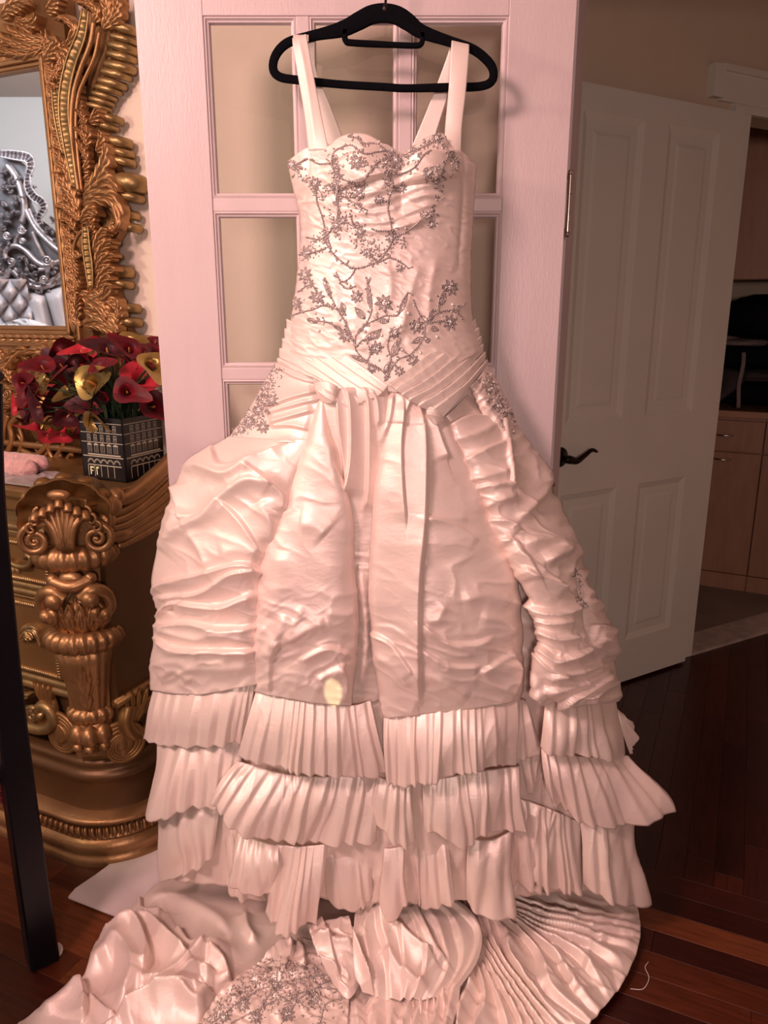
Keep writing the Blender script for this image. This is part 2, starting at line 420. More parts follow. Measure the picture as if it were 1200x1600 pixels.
# hinge barrel with ball tips on the jamb
for hz in (1.60, 0.98, .25):
    mb = MB(); hx, hy = DX1 + .011, DY + .022
    mb.tube([(hx, hy, hz - .052), (hx, hy, hz - .018), (hx, hy, hz - .0175), (hx, hy, hz + .0175), (hx, hy, hz + .018), (hx, hy, hz + .052)], [.0055, .0055, .0048, .0048, .0055, .0055], 10)
    mb.sphere((hx, hy, hz + .057), .0058); mb.sphere((hx, hy, hz - .057), .0058)
    mb.box((hx - .006, hy + .003, hz), (.012, .004, .09))
    mb.build('hinge', 'chrome', door, True, 40)

# ---- panelled hall door folded back against the hall wall
HG = np.array([1.228, 2.874, 0]); HD = np.array([.864, .504, 0]); HD /= np.linalg.norm(HD); HN = np.array([HD[1], -HD[0], 0])
def HDR(a, b, z): return HG + a * HD + b * HN + np.array([0, 0, z])
HWID = .80
mb = MB()
pan = [(-.735, -.475, .185, .795), (-.365, -.115, .185, .795), (-.735, -.475, 1.035, 1.972), (-.365, -.115, 1.035, 1.972)]
xs = [-HWID, -.735, -.475, -.365, -.115, 0]; zs = [.012, .185, .795, 1.035, 1.972, 2.045]
for i in range(5):
    for j in range(5):
        a0, a1, z0, z1 = xs[i], xs[i + 1], zs[j], zs[j + 1]
        if i in (1, 3) and j in (1, 3):
            continue
        mb.add([HDR(a0, 0, z0), HDR(a1, 0, z0), HDR(a1, 0, z1), HDR(a0, 0, z1)], [(0, 1, 2, 3)])
vb = MB(); vbox(vb, -HWID, 0, -.038, -.012, .012, 2.045, HDR)
mb.add(np.concatenate(vb.v), vb.f)
for (a0, a1, b0, b1, z0, z1) in [(-HWID, 0, -.012, 0, 2.045, 2.045), ]:
    pass
# door edges
for q in ([HDR(-HWID, 0, .012), HDR(-HWID, -.012, .012), HDR(-HWID, -.012, 2.045), HDR(-HWID, 0, 2.045)], [HDR(0, 0, .012), HDR(0, -.012, .012), HDR(0, -.012, 2.045), HDR(0, 0, 2.045)],
          [HDR(-HWID, 0, 2.045), HDR(-HWID, -.012, 2.045), HDR(0, -.012, 2.045), HDR(0, 0, 2.045)], [HDR(-HWID, 0, .012), HDR(-HWID, -.012, .012), HDR(0, -.012, .012), HDR(0, 0, .012)]):
    mb.add(q, [(0, 1, 2, 3)])
hdoor = struct('door_2', mb, 'hall_door')
for (a0, a1, z0, z1) in pan:
    prof = [(0, 0), (.004, -.002), (.020, -.008), (.022, -.009), (.050, -.009), (.062, -.006)]
    A = [[HDR(a0 + o, d, z0 + o), HDR(a1 - o, d, z0 + o), HDR(a1 - o, d, z1 - o), HDR(a0 + o, d, z1 - o)] for o, d in prof]
    mb = MB().grid(np.array(A), cu=True); o = prof[-1][0]
    mb.add([HDR(a0 + o, -.006, z0 + o), HDR(a1 - o, -.006, z0 + o), HDR(a1 - o, -.006, z1 - o), HDR(a0 + o, -.006, z1 - o)], [(0, 1, 2, 3)])
    mb.build('panel', 'hall_door', hdoor, False)
# lever handle
mb = MB(); c0 = HDR(-.752, 0, .928)
A = []
for r_, d_ in [(.034, 0), (.034, .004), (.030, .009), (.022, .013), (.016, .016), (.012, .030)]:
    A.append([c0 + HN * d_ + r_ * (math.cos(t) * HD + math.sin(t) * np.array([0, 0, 1.])) for t in np.linspace(0, 2 * math.pi, 20, endpoint=False)])
mb.grid(np.array(A), cu=True)
lev = mb.build('handle', 'black_metal', hdoor)
tag(lev, 'dark bronze curved lever handle')
mb = MB(); path = cr([c0 + HN * .040 + HD * a + np.array([0, 0, z]) for a, z in [(-.012, 0), (.012, -.004), (.040, -.010), (.072, .004), (.105, .020), (.130, .012)]], 24)
mb.tube(path, np.interp(np.linspace(0, 1, 24), [0, .12, .3, .6, .9, 1], [.012, .015, .012, .0085, .006, .004]), 10, up=HN)
mb.build('lever', 'black_metal', lev)

# ---- utility room cabinets
CO = np.array([1.625, 3.79, 0]); CD = np.array([.89095, -.4541, 0]); CN = np.array([-.4541, -.89095, 0])
def CB(a, b, z): return CO + a * CD + b * CN + np.array([0, 0, z])
def cab_unit(a0, a1, label):
    t = thing('base_cabinet', CB((a0 + a1) / 2, -.28, 0), label, 'cabinet', 'maple base cabinets in the utility room')
    mb = MB(); vbox(mb, a0 + .001, a1 - .001, -.55, -.02, .0, .888, CB); mb.build('body', 'cabinet', t, False)
    mb = MB(); vbox(mb, a0 + .002, a1 - .002, -.02, -.004, .0, .088, CB); mb.build('plinth_rail', 'cabinet', t, False)
    mb = MB(); vbox(mb, a0 + .003, a1 - .003, -.02, 0, .722, .872, CB); d = bevel(mb.build('drawer', 'cabinet', t, False), .002)
    mb = MB(); vbox(mb, a0 + .003, a1 - .003, -.02, 0, .094, .714, CB); e = bevel(mb.build('door', 'cabinet', t, False), .002)
    for par, z in ((d, .800), (e, .680)):
        h0 = max(a0 + .05, a1 - .213)
        mb = MB(); mb.tube(cr([CB(h0, 0, z), CB(h0 + .004, .016, z), CB(h0 + .035, .024, z), CB(h0 + .072, .016, z), CB(h0 + .076, 0, z)], 16), .0045, 8); mb.build('handle', 'chrome', par)
    return t
cab_unit(-.36, .240, 'maple base cabinet beside the white panelled hall door')
cab_unit(.240, .84, 'maple base cabinet at the right photo edge')
mb = MB(); vbox(mb, -.38, .86, -.56, .02, .889, .922, CB)
tag(bevel(mb.build('worktop', 'counter', None, False), .003), 'brown wooden worktop under the dark clothes pile', 'worktop')
t = thing('wall_cabinet', CB(.1, -.18, 1.534), 'maple wall cabinet hanging above the dark clothes pile', 'cabinet')
mb = MB(); vbox(mb, -.36, .84, -.36, -.02, 1.534, 2.25, CB); mb.build('body', 'cabinet', t, False)
for a0, a1 in ((-.36, .40), (.403, .84)):
    mb = MB(); vbox(mb, a0 + .002, a1 - .002, -.02, 0, 1.536, 2.24, CB); bevel(mb.build('door', 'cabinet', t, False), .002)
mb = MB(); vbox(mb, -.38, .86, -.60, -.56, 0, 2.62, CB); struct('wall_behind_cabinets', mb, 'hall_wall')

# clothes heaped on the worktop
M['black_cloth'] = mat('black_cloth', (0.006, 0.006, 0.009), 0.9, var=.3, vscale=30, bump=.3, bscale=60, spec=.2)
M['grey_cloth'] = mat('charcoal_cloth', (0.075, 0.060, 0.062), 0.9, var=.3, vscale=20, bump=.3, bscale=60)
M['pale_cloth'] = mat('pale_cotton', (0.30, 0.24, 0.22), 0.9, var=.2, vscale=20, bump=.3, bscale=60)
def garment(name, a, b, z, sx, sy, sz, m, label, seed, p=2.6, rot=0):
    th_ = np.linspace(0, math.pi, 25)[:, None]; ph = np.linspace(0, 2 * math.pi, 48, endpoint=False)[None]
    def sp(x, e): return np.sign(x) * np.abs(x) ** e
    e = 2 / p
    X = sp(np.sin(th_), e) * sp(np.cos(ph), e); Y = sp(np.sin(th_), e) * sp(np.sin(ph), e); Z = sp(np.cos(th_), e) * np.ones_like(ph)
    nse = fbm(X * 2.2 + 5 + Z * 1.7, Y * 2.2 + Z * 3.1, seed, 3) - .5
    nse2 = 1 - np.abs(2 * vnoise(X * 3 + Z * 5, Y * 3 - Z * 4, seed + 5) - 1)
    k = (1 + .35 * nse + .10 * nse2) / 1.22
    c, s_ = math.cos(rot), math.sin(rot)
    A_ = (X * c - Z * s_ * .5) * sx * k; Zz = np.maximum((Z + X * s_ * .4) * sz * k, -sz)
    pts = CB(0, 0, 0) + (a + A_)[..., None] * CD + (b + Y * sy * k)[..., None] * CN + (z + sz + Zz)[..., None] * np.array([0, 0, 1.])
    o = MB().grid(pts, cu=True).build(name, m)
    return tag(o, label, 'clothes', 'clothes heaped on the utility room worktop')
garment('folded_clothes', .18, -.25, .9235, .34, .24, .074, 'black_cloth', 'black folded clothes lying directly on the wooden worktop', 3)
garment('folded_clothes', .20, -.27, 1.046, .32, .21, .036, 'grey_cloth', 'charcoal folded garment in the middle of the clothes heap', 9, 3.0)
garment('folded_clothes', .16, -.27, 1.098, .33, .22, .074, 'black_cloth', 'black folded clothes between charcoal garment and pale fold', 14)
garment('folded_clothes', .10, -.12, 1.222, .12, .10, .020, 'pale_cloth', 'thin pale cotton fold in the dark clothes heap', 21, 2.4)
garment('clothes_bundle', .22, -.28, 1.226, .31, .24, .135, 'black_cloth', 'black clothes bundle on top of the heap', 33, 2.2)
# trouser leg slipping over the edge
rows = []
for i, t_ in enumerate(np.linspace(0, 1, 20)):
    a = .06 - .09 * t_ + .02 * math.sin(t_ * 5); zz = 1.10 - .20 * t_; w = .075 - .035 * t_; b = -.06 + .10 * math.sin(min(1, t_ * 1.15) * 1.55)
    rows.append([CB(a - w + .035 * t_, b - .02, zz), CB(a - w * .5, b + .012, zz - .01), CB(a, b + .020 + .006 * math.sin(9 * t_), zz), CB(a + w * .5, b + .012, zz + .01), CB(a + w, b - .02, zz + .015), CB(a, b - .03, zz)])
tag(MB().grid(np.array(rows), cu=True).build('trousers', 'grey_cloth'), 'charcoal trouser leg slipping off the worktop edge', 'trousers')
rows = [[CB(.105 + .004 * math.sin(8 * t_) + dx, -.005 + .012 * math.sin(t_ * 3), 1.20 - .265 * t_) for dx in (-.009, -.003, .003, .009)] for t_ in np.linspace(0, 1, 16)]
o = MB().grid(np.array(rows)).build('strap', 'pale_cloth'); sm = o.modifiers.new('thick', 'SOLIDIFY'); sm.thickness = .003
tag(o, 'narrow pale strap hanging down the black clothes', 'strap')

# ---- the far bedroom wall and bed seen in the mirror (set out by reflecting the sight line)
MIR_N = 0.045
MP0 = WO + WN * MIR_N
def refl(p):
    p = np.asarray(p, float); k = (p - MP0) @ WN
    return p - 2 * k[..., None] * WN
YV = 4.3
q = refl(np.array([[-4.5, YV + .75, 0], [3.2, YV + .75, 0], [3.2, YV + .75, 2.62], [-4.5, YV + .75, 2.62], [-4.5, YV + .85, 0], [3.2, YV + .85, 0], [3.2, YV + .85, 2.62], [-4.5, YV + .85, 2.62]]))
mb = MB(); mb.hexa([q[0], q[1], q[5], q[4], q[3], q[2], q[6], q[7]])
struct('wall_left', mb, 'bed_wall')
# ================================================================== THE DRESS
def cropper(x0, y0, k):
    return lambda pts: [(x0 + p[0] / k, y0 + p[1] / k) for p in pts]
k1 = cropper(200, 550, 2.91); k2 = cropper(580, 550, 2.857); k3 = cropper(820, 850, 5.0)

def patch2d(rows, nu, nv):
    """rows of (px,py) control points -> (nv,nu,2)"""
    A = np.array([cr(r, nu) for r in rows])                     # rows x nu x 2
    B = A.transpose(1, 0, 2)
    L = np.linalg.norm(np.diff(A, axis=0), axis=2).mean(1); cum = np.concatenate([[0], np.cumsum(L)])
    t = np.linspace(0, cum[-1], nv); k = len(L)
    i = np.clip(np.searchsorted(cum, t, 'right') - 1, 0, k - 1); f = ((t - cum[i]) / L[i])[:, None, None]
    E = np.concatenate([2 * A[:1] - A[1:2], A, 2 * A[-1:] - A[-2:-1]], 0)
    a, b, c, d = E[i], E[i + 1], E[i + 2], E[i + 3]
    return 0.5 * (2 * b + (c - a) * f + (2 * a - 5 * b + 4 * c - d) * f ** 2 + (3 * b - a - 3 * c + d) * f ** 3), t / cum[-1], cum / cum[-1]

def fold_disp(X, Y, folds):
    D = np.zeros_like(X)
    for fo in folds:
        pts, w, amp = fo[0], fo[1], fo[2]; kind = fo[3] if len(fo) > 3 else 'r'
        pl = cr(pts, max(8, 5 * len(pts)))
        if kind in 'sz': amp *= .92; w *= 1.4
        best = np.full(X.shape, 1e9); sg = np.zeros_like(X); al = np.zeros_like(X); n = len(pl) - 1
        for i in range(n):
            a = pl[i]; b = pl[i + 1]; ab = b - a; L2 = ab @ ab + 1e-9
            tt = ((X - a[0]) * ab[0] + (Y - a[1]) * ab[1]) / L2; tc = np.clip(tt, 0, 1)
            dx = X - a[0] - tc * ab[0]; dy = Y - a[1] - tc * ab[1]; d = np.hypot(dx, dy)
            m = d < best
            best = np.where(m, d, best); sg = np.where(m, np.sign(ab[0] * dy - ab[1] * dx), sg); al = np.where(m, (i + tc) / n, al)
        taper = np.clip(np.sin(np.pi * np.clip(al * .92 + .04, 0, 1)) * 2.0, 0, 1) ** .8
        if kind == 'r': prof = np.exp(-(best / w) ** 2) if w > 20 else np.exp(-(np.sqrt(best ** 2 + (.35 * w) ** 2) - .35 * w) / (w * .95))
        elif kind == 's':                                         # overlapping edge: full on the right of the line, sharp drop on its left
            prof = np.where(sg >= 0, np.exp(-best / (w * 1.4)), np.exp(-(best / (w * .20)) ** 2)); taper = np.clip(np.minimum(al, 1 - al) * 8 + .25, 0, 1)
        elif kind == 'z': prof = np.where(sg < 0, np.exp(-best / (w * 1.4)), np.exp(-(best / (w * .20)) ** 2)); taper = np.clip(np.minimum(al, 1 - al) * 8 + .25, 0, 1)
        D += amp * prof * taper
    return D

def crinkle(X, Y, ang, sx, sy, seed):
    c, s = math.cos(ang), math.sin(ang)
    a = (X * c + Y * s) / sx; b = (-X * s + Y * c) / sy
    wx = fbm(a * .7, b * .7, seed + 3, 2); wy = fbm(a * .7 + 9, b * .7 + 4, seed + 7, 2)
    n = vnoise(a + 1.6 * wx, b + 1.6 * wy, seed)
    return (1 - np.abs(2 * n - 1)) ** 1.6

def lift(XY, Yd, disp):
    """pixel grid + depth -> world grid pushed along its normal towards the camera"""
    A = P(XY[..., 0], XY[..., 1], Yd)
    du = np.gradient(A, axis=1); dv = np.gradient(A, axis=0)
    N = np.cross(du, dv); N /= np.linalg.norm(N, axis=2, keepdims=True) + 1e-12
    s = np.sign(((CAMP - A) * N).sum(2)); s[s == 0] = 1
    N *= s[..., None]
    return A + N * disp[..., None], N

def rowdepth(rowY, t, cum, nu, p=.55):
    """rowY: list of (Yleft, Yright, bulge)"""
    rowY = np.array(rowY, float); u = np.linspace(0, 1, nu)
    yl = np.interp(t, cum, rowY[:, 0])[:, None]; yr = np.interp(t, cum, rowY[:, 1])[:, None]; bl = np.interp(t, cum, rowY[:, 2])[:, None]
    return yl + (yr - yl) * u[None] - bl * np.maximum(0, 1 - (2 * u[None] - 1) ** 2) ** p

DRESS = thing('wedding_dress', P(600, 1400, 1.45) * [1, 1, 0], 'ivory satin ball gown with silver beaded bodice hanging on the glass door', 'dress')
SURF = {}
def fabric(name, rows, depth, nu, nv, folds=(), cr_=None, m='satin', parent=DRESS, p=.55, extra=None, key=None, thick=.0012, label=None):
    XY, t, cum = patch2d(rows, nu, nv)
    Yd = rowdepth(depth, t, cum, nu, p)
    X, Y = XY[..., 0], XY[..., 1]
    D = fold_disp(X, Y, folds)
    if cr_:
        for (amp, ang, sx, sy, seed, y0, y1) in cr_:
            D += amp * crinkle(X, Y, ang, sx, sy, seed) * np.clip((Y - y0) / max(1, (y1 - y0)), 0, 1)
    if extra is not None: D = D + extra(X, Y, np.linspace(0, 1, nu)[None] * np.ones_like(X), t[:, None] * np.ones_like(X))
    A, N = lift(XY, Yd, D)
    mb = MB().grid(A); o = mb.build(name, m, parent)
    if key: SURF[key] = BVHTree.FromPolygons([Vector(v) for v in A.reshape(-1, 3)], [tuple(f) for f in mb.f])
    if thick:
        sm = o.modifiers.new('thick', 'SOLIDIFY'); sm.thickness = thick; sm.offset = 0
    if label: o['label'] = label
    return o

# ---- lining / underskirt, front and back: closes the volume behind the drapes
us = [[(440, 598), (600, 600), (762, 598)], [(372, 700), (600, 700), (800, 700)], [(266, 860), (600, 855), (868, 850)], [(256, 1000), (600, 1000), (940, 1000)],
      [(250, 1100), (600, 1105), (950, 1100)], [(255, 1250), (600, 1260), (972, 1250)], [(262, 1372), (600, 1408), (965, 1384)]]
usd = [(1.505, 1.505, .07), (1.51, 1.51, .09), (1.515, 1.515, .125), (1.52, 1.52, .14), (1.52, 1.52, .14), (1.52, 1.52, .145), (1.52, 1.52, .14)]
swag = [([(800, 870), (830, 880), (850, 905)], 7, .008), ([(805, 915), (835, 922), (855, 950)], 7, .008), ([(810, 975), (840, 970), (870, 1010)], 7, .009),
        ([(812, 1020), (835, 1018), (845, 1050)], 7, .009), ([(570, 885), (590, 892)], 6, .004)]
fabric('underskirt', us, usd, 150, 190, swag, [(.010, .1, 14, 60, 4, 1100, 1180)], 'satin', p=.7)
fabric('skirt_back', us, [(a, b, -.06) for a, b, c in usd], 40, 60, [], None, 'satin', p=.7)

# ---- bodice
bod = [[(450, 252), (463, 242), (480, 231), (512, 230), (530, 217), (550, 211), (575, 213), (600, 228), (628, 242), (650, 232), (668, 217), (690, 210), (700, 226), (722, 240), (742, 258)],
       [(457, 285), (480, 272), (515, 268), (545, 264), (580, 264), (628, 270), (665, 264), (695, 268), (720, 278), (741, 290)],
       [(470, 350), (530, 350), (600, 350), (670, 350), (738, 350)], [(465, 430), (530, 432), (600, 432), (670, 432), (735, 430)],
       [(456, 500), (530, 508), (605, 512), (670, 508), (738, 500)], [(450, 548), (530, 585), (606, 616), (680, 585), (752, 548)]]
bd = [(1.505, 1.505, .062), (1.505, 1.505, .080), (1.505, 1.505, .075), (1.505, 1.505, .075), (1.505, 1.505, .085), (1.505, 1.505, .092)]
bfold = [([(560, 240), (575, 285)], 42, .024), ([(665, 240), (672, 285)], 42, .024), ([(628, 245), (626, 330)], 12, -.008)]
c7 = cropper(440, 190, 3.75); c8 = cropper(440, 400, 3.75)
for pts in ([(480, 360), (600, 330), (640, 300)], [(430, 450), (560, 400), (620, 350)], [(480, 430), (620, 400), (760, 330), (880, 330)], [(460, 500), (640, 450), (820, 380), (930, 370)],
            [(440, 540), (620, 520), (800, 440), (920, 430)], [(430, 590), (600, 590), (800, 510), (910, 480)], [(470, 640), (640, 640), (800, 570), (900, 540)],
            [(300, 440), (340, 520), (350, 640)], [(660, 620), (760, 600), (860, 570)], [(540, 330), (700, 300), (840, 310)]):
    bfold.append((c7(pts), 5.0, .0042))
for pts in ([(200, 150), (210, 300), (200, 400)], [(300, 100), (330, 330), (320, 420)], [(420, 100), (440, 300), (420, 480)], [(620, 50), (640, 200), (600, 330)], [(800, 60), (740, 260), (700, 450)],
            [(900, 20), (860, 240), (870, 400)], [(720, 300), (690, 420), (560, 520)], [(560, 250), (520, 420), (470, 560)]):
    bfold.append((c8(pts), 9, .0045))
bfold += [([(484, 232), (478, 300), (476, 360), (470, 440)], 3.5, -.003), ([(722, 242), (722, 330), (716, 420)], 3.5, -.003)]
fabric('bodice', bod, bd, 150, 190, bfold, [(.0016, .4, 20, 8, 9, 200, 260)], 'satin', key='bodice', p=.5)
bb = [[(456, 262), (520, 250), (600, 262), (680, 250), (740, 262)]] + [[r[0], ((r[0][0] + r[-1][0]) / 2, r[0][1]), r[-1]] for r in bod[2:]]
fabric('bodice_back', bb, [(1.505, 1.505, -.045)] * 5, 40, 60, [], None, 'satin_smooth', p=.5)

# ---- straps
def strap(rows, depth, nv=40, folds=()):
    return fabric('strap', rows, depth, 14, nv, folds, None, 'satin_smooth', p=1.0, thick=.002)
HY = 1.520
strap([[(459, 60), (478, 54)], [(457, 66), (480, 62)], [(466, 120), (490, 118)], [(476, 180), (502, 178)], [(482, 236), (514, 234)]], [(1.512, 1.512, 0), (1.506, 1.506, 0), (1.495, 1.492, .002), (1.48, 1.474, .003), (1.465, 1.452, .003)], folds=[([(468, 64), (480, 130), (494, 232)], 3, .002)])
strap([[(478, 58), (492, 60)], [(480, 110), (494, 110)], [(498, 165), (515, 162)], [(512, 228), (540, 226)]], [(1.528, 1.528, 0), (1.536, 1.536, 0), (1.542, 1.542, 0), (1.546, 1.546, 0)])
strap([[(706, 64), (732, 70)], [(705, 72), (733, 78)], [(701, 140), (728, 142)], [(696, 195), (722, 196)], [(694, 236), (720, 246)]], [(1.512, 1.512, 0), (1.506, 1.506, 0), (1.495, 1.492, .002), (1.48, 1.474, .003), (1.457, 1.462, .003)])
strap([[(703, 72), (722, 76)], [(698, 90), (716, 112)], [(672, 160), (697, 160)], [(643, 230), (676, 226)]], [(1.528, 1.528, 0), (1.534, 1.534, 0), (1.540, 1.540, 0), (1.546, 1.546, 0)])
# the strap loops over the hanger bar
for x0, x1, y in ((458, 482, 57), (706, 733, 67)):
    A = np.array([[P(x, yy + (x - x0) * (.0 if x0 < 600 else .25) * 1, dd) for x in np.linspace(x0, x1, 6)] for yy, dd in [(y + 8, 1.506), (y, 1.509), (y - 3, 1.516), (y - 3, 1.524), (y + 2, 1.530), (y + 10, 1.531)]])
    MB().grid(A).build('strap_loop', 'satin_smooth', DRESS)

# ---- hip drapes under the sash
hl = [[(432, 568), (470, 582), (508, 602)], [(410, 605), (460, 612), (516, 628)], [(388, 642), (440, 648), (502, 652)], [(358, 684), (420, 692), (485, 692)]]
hf = [(k1(p), w, a, kd) for p, w, a, kd in [
    ([(860, 180), (760, 215), (650, 262)], 9, .012, 's'), ([(870, 215), (760, 250), (640, 285)], 8, .010, 's'), ([(845, 265), (740, 300), (650, 330)], 8, .010, 's'),
    ([(825, 350), (740, 335), (660, 340)], 8, .010, 's'), ([(860, 140), (760, 110), (690, 70)], 7, .008, 's'), ([(800, 440), (720, 410), (560, 470)], 8, .009, 'r')]]
fabric('hip_drape', hl, [(1.505, 1.425, .03), (1.505, 1.418, .03), (1.505, 1.412, .03), (1.505, 1.405, .03)], 90, 80, hf, None, 'satin', key='hipl')
hr = [[(735, 602), (750, 586), (760, 570)], [(752, 636), (768, 615), (776, 600)], [(775, 672), (792, 648), (798, 640)], [(800, 705), (812, 690), (812, 680)]]
fabric('hip_drape', hr, [(1.46, 1.505, .012)] * 4, 50, 70, [(([(745, 610), (770, 650), (800, 690)]), 6, .006)], [(.004, .8, 10, 18, 3, 560, 580)], 'satin', key='hipr')

# ---- left pouf
pl_ = [[(358, 682), (420, 686), (488, 686)], [(302, 722), (390, 728), (470, 734)], [(271, 775), (360, 780), (450, 790)], [(251, 850), (330, 855), (414, 868)],
       [(238, 903), (320, 910), (404, 930)], [(249, 960), (330, 968), (402, 975)], [(243, 1012), (320, 1020), (402, 1020)], [(239, 1078), (310, 1084), (405, 1066)]]
pld = [(1.505, 1.40, .03), (1.51, 1.395, .045), (1.515, 1.39, .055), (1.515, 1.38, .06), (1.515, 1.375, .062), (1.515, 1.37, .055), (1.515, 1.37, .055), (1.515, 1.37, .05)]
plf = [(k1(p), w, a, kd) for p, w, a, kd in [
    ([(250, 550), (330, 525), (450, 560), (520, 540), (610, 480)], 9, .016, 'r'), ([(380, 430), (430, 520), (560, 500), (700, 430)], 9, .014, 's'),
    ([(215, 610), (240, 680), (275, 770)], 9, .014, 'z'), ([(200, 850), (260, 800), (360, 750), (440, 665), (560, 590), (660, 600)], 10, .018, 'r'),
    ([(440, 680), (530, 790), (605, 910)], 8, .010, 's'), ([(640, 560), (665, 600), (700, 650), (690, 720)], 8, .012, 'r'), ([(560, 520), (620, 560), (670, 600)], 7, .010, 's'),
    ([(290, 820), (340, 910), (365, 980)], 8, .008, 'r'), ([(120, 1090), (160, 1050), (340, 1010), (530, 960), (600, 1010)], 8, .018, 's'),
    ([(150, 1110), (350, 1085), (480, 1005), (560, 985)], 8, .016, 's'), ([(140, 1200), (230, 1130), (430, 1150), (575, 1090)], 9, .018, 's'),
    ([(200, 1175), (240, 1130), (270, 1125)], 8, -.01, 'r'), ([(140, 1245), (300, 1225), (450, 1250), (575, 1240)], 8, .018, 's'), ([(160, 1250), (330, 1300), (440, 1270), (575, 1310)], 10, .014, 'r'),
    ([(140, 1300), (250, 1345), (400, 1350), (580, 1345)], 9, .020, 's'), ([(120, 1420), (260, 1400), (330, 1430), (570, 1420)], 12, .010, 'r'), ([(150, 1480), (240, 1440), (300, 1490)], 8, .008, 'r'),
    ([(150, 900), (200, 840), (230, 700)], 12, .012, 'r'), ([(600, 680), (640, 760), (650, 860)], 14, .012, 'r'), ([(420, 920), (500, 900), (590, 930)], 12, .006, 'r')]]
fabric('pouf_panel', pl_, pld, 110, 210, plf, [(.003, .5, 52, 26, 21, 680, 720), (.004, -.6, 30, 16, 5, 900, 960)], 'satin')

# ---- centre pleats (recessed between the two front panels)
cp = [[(504, 610), (550, 606), (602, 606)], [(506, 650), (550, 648), (600, 650)], [(520, 760), (555, 760), (594, 760)], [(535, 880), (560, 880), (592, 880)], [(540, 1000), (565, 1000), (594, 1000)], [(530, 1092), (560, 1100), (600, 1092)]]
cpd = [(1.405, 1.402, .01), (1.395, 1.395, .01), (1.385, 1.39, .01), (1.378, 1.385, .008), (1.375, 1.385, .008), (1.375, 1.385, .008)]
cpf = [(k1(p), w, a, kd) for p, w, a, kd in [
    ([(915, 150), (950, 210), (960, 330), (990, 560), (980, 660)], 7, .014, 'z'), ([(985, 160), (1010, 240), (1012, 480), (985, 650)], 7, .014, 'z'),
    ([(1060, 150), (1090, 250), (1088, 600), (1070, 720)], 7, .014, 'z'), ([(1100, 170), (1125, 230), (1130, 330)], 6, .010, 'z'), ([(1160, 170), (1160, 500), (1140, 800), (1125, 1200)], 7, .010, 'r'),
    ([(1040, 970), (1130, 975)], 5, .004, 's'), ([(1060, 1000), (1080, 1300), (1060, 1500)], 8, .010, 'r')]]
fabric('pleated_panel', cp, cpd, 80, 170, cpf, [(.003, .1, 26, 14, 11, 800, 900)], 'satin')

# ---- front left tulip panel
fl = [[(497, 628), (503, 624), (508, 630)], [(487, 660), (500, 655), (512, 664)], [(467, 715), (495, 712), (521, 720)], [(437, 790), (490, 788), (536, 780)], [(410, 862), (480, 862), (550, 858)],
      [(399, 928), (478, 930), (557, 925)], [(397, 980), (478, 985), (558, 985)], [(399, 1030), (475, 1040), (553, 1035)], [(400, 1079), (470, 1094), (548, 1102)]]
fld = [(1.405, 1.40, .004), (1.402, 1.392, .012), (1.398, 1.382, .022), (1.392, 1.372, .034), (1.385, 1.366, .042), (1.38, 1.362, .046), (1.375, 1.36, .046), (1.372, 1.358, .040), (1.37, 1.356, .030)]
flf = [(k1(p), w, a, kd) for p, w, a, kd in [
    ([(900, 380), (925, 540), (975, 650), (1020, 880)], 10, .010, 'r'), ([(780, 780), (850, 790), (900, 830)], 16, .008, 'r'), ([(640, 1380), (700, 1260), (730, 1190)], 10, .012, 'r'),
    ([(650, 1540), (660, 1400), (700, 1300)], 8, .010, 'z'), ([(720, 1310), (820, 1250), (900, 1230)], 10, .009, 'r'), ([(780, 1400), (900, 1340), (1000, 1370)], 10, .010, 's'),
    ([(860, 1480), (920, 1440), (980, 1410)], 8, .010, 's'), ([(640, 1240), (600, 1310), (590, 1400)], 9, .008, 'r'), ([(900, 1180), (970, 1190), (1030, 1180)], 9, .006, 'r'),
    ([(800, 1150), (760, 1240), (720, 1300)], 9, .006, 'r'), ([(960, 1420), (985, 1480), (980, 1580)], 7, .012, 's'), ([(700, 1480), (800, 1500), (880, 1530)], 10, .006, 'r'), ([(700, 900), (690, 1050), (640, 1200)], 24, .010, 'r')]]
fabric('front_panel', fl, fld, 90, 230, flf, [(.0028, -.5, 34, 15, 33, 900, 1000), (.0022, .5, 40, 26, 8, 640, 700)], 'satin', p=.5)

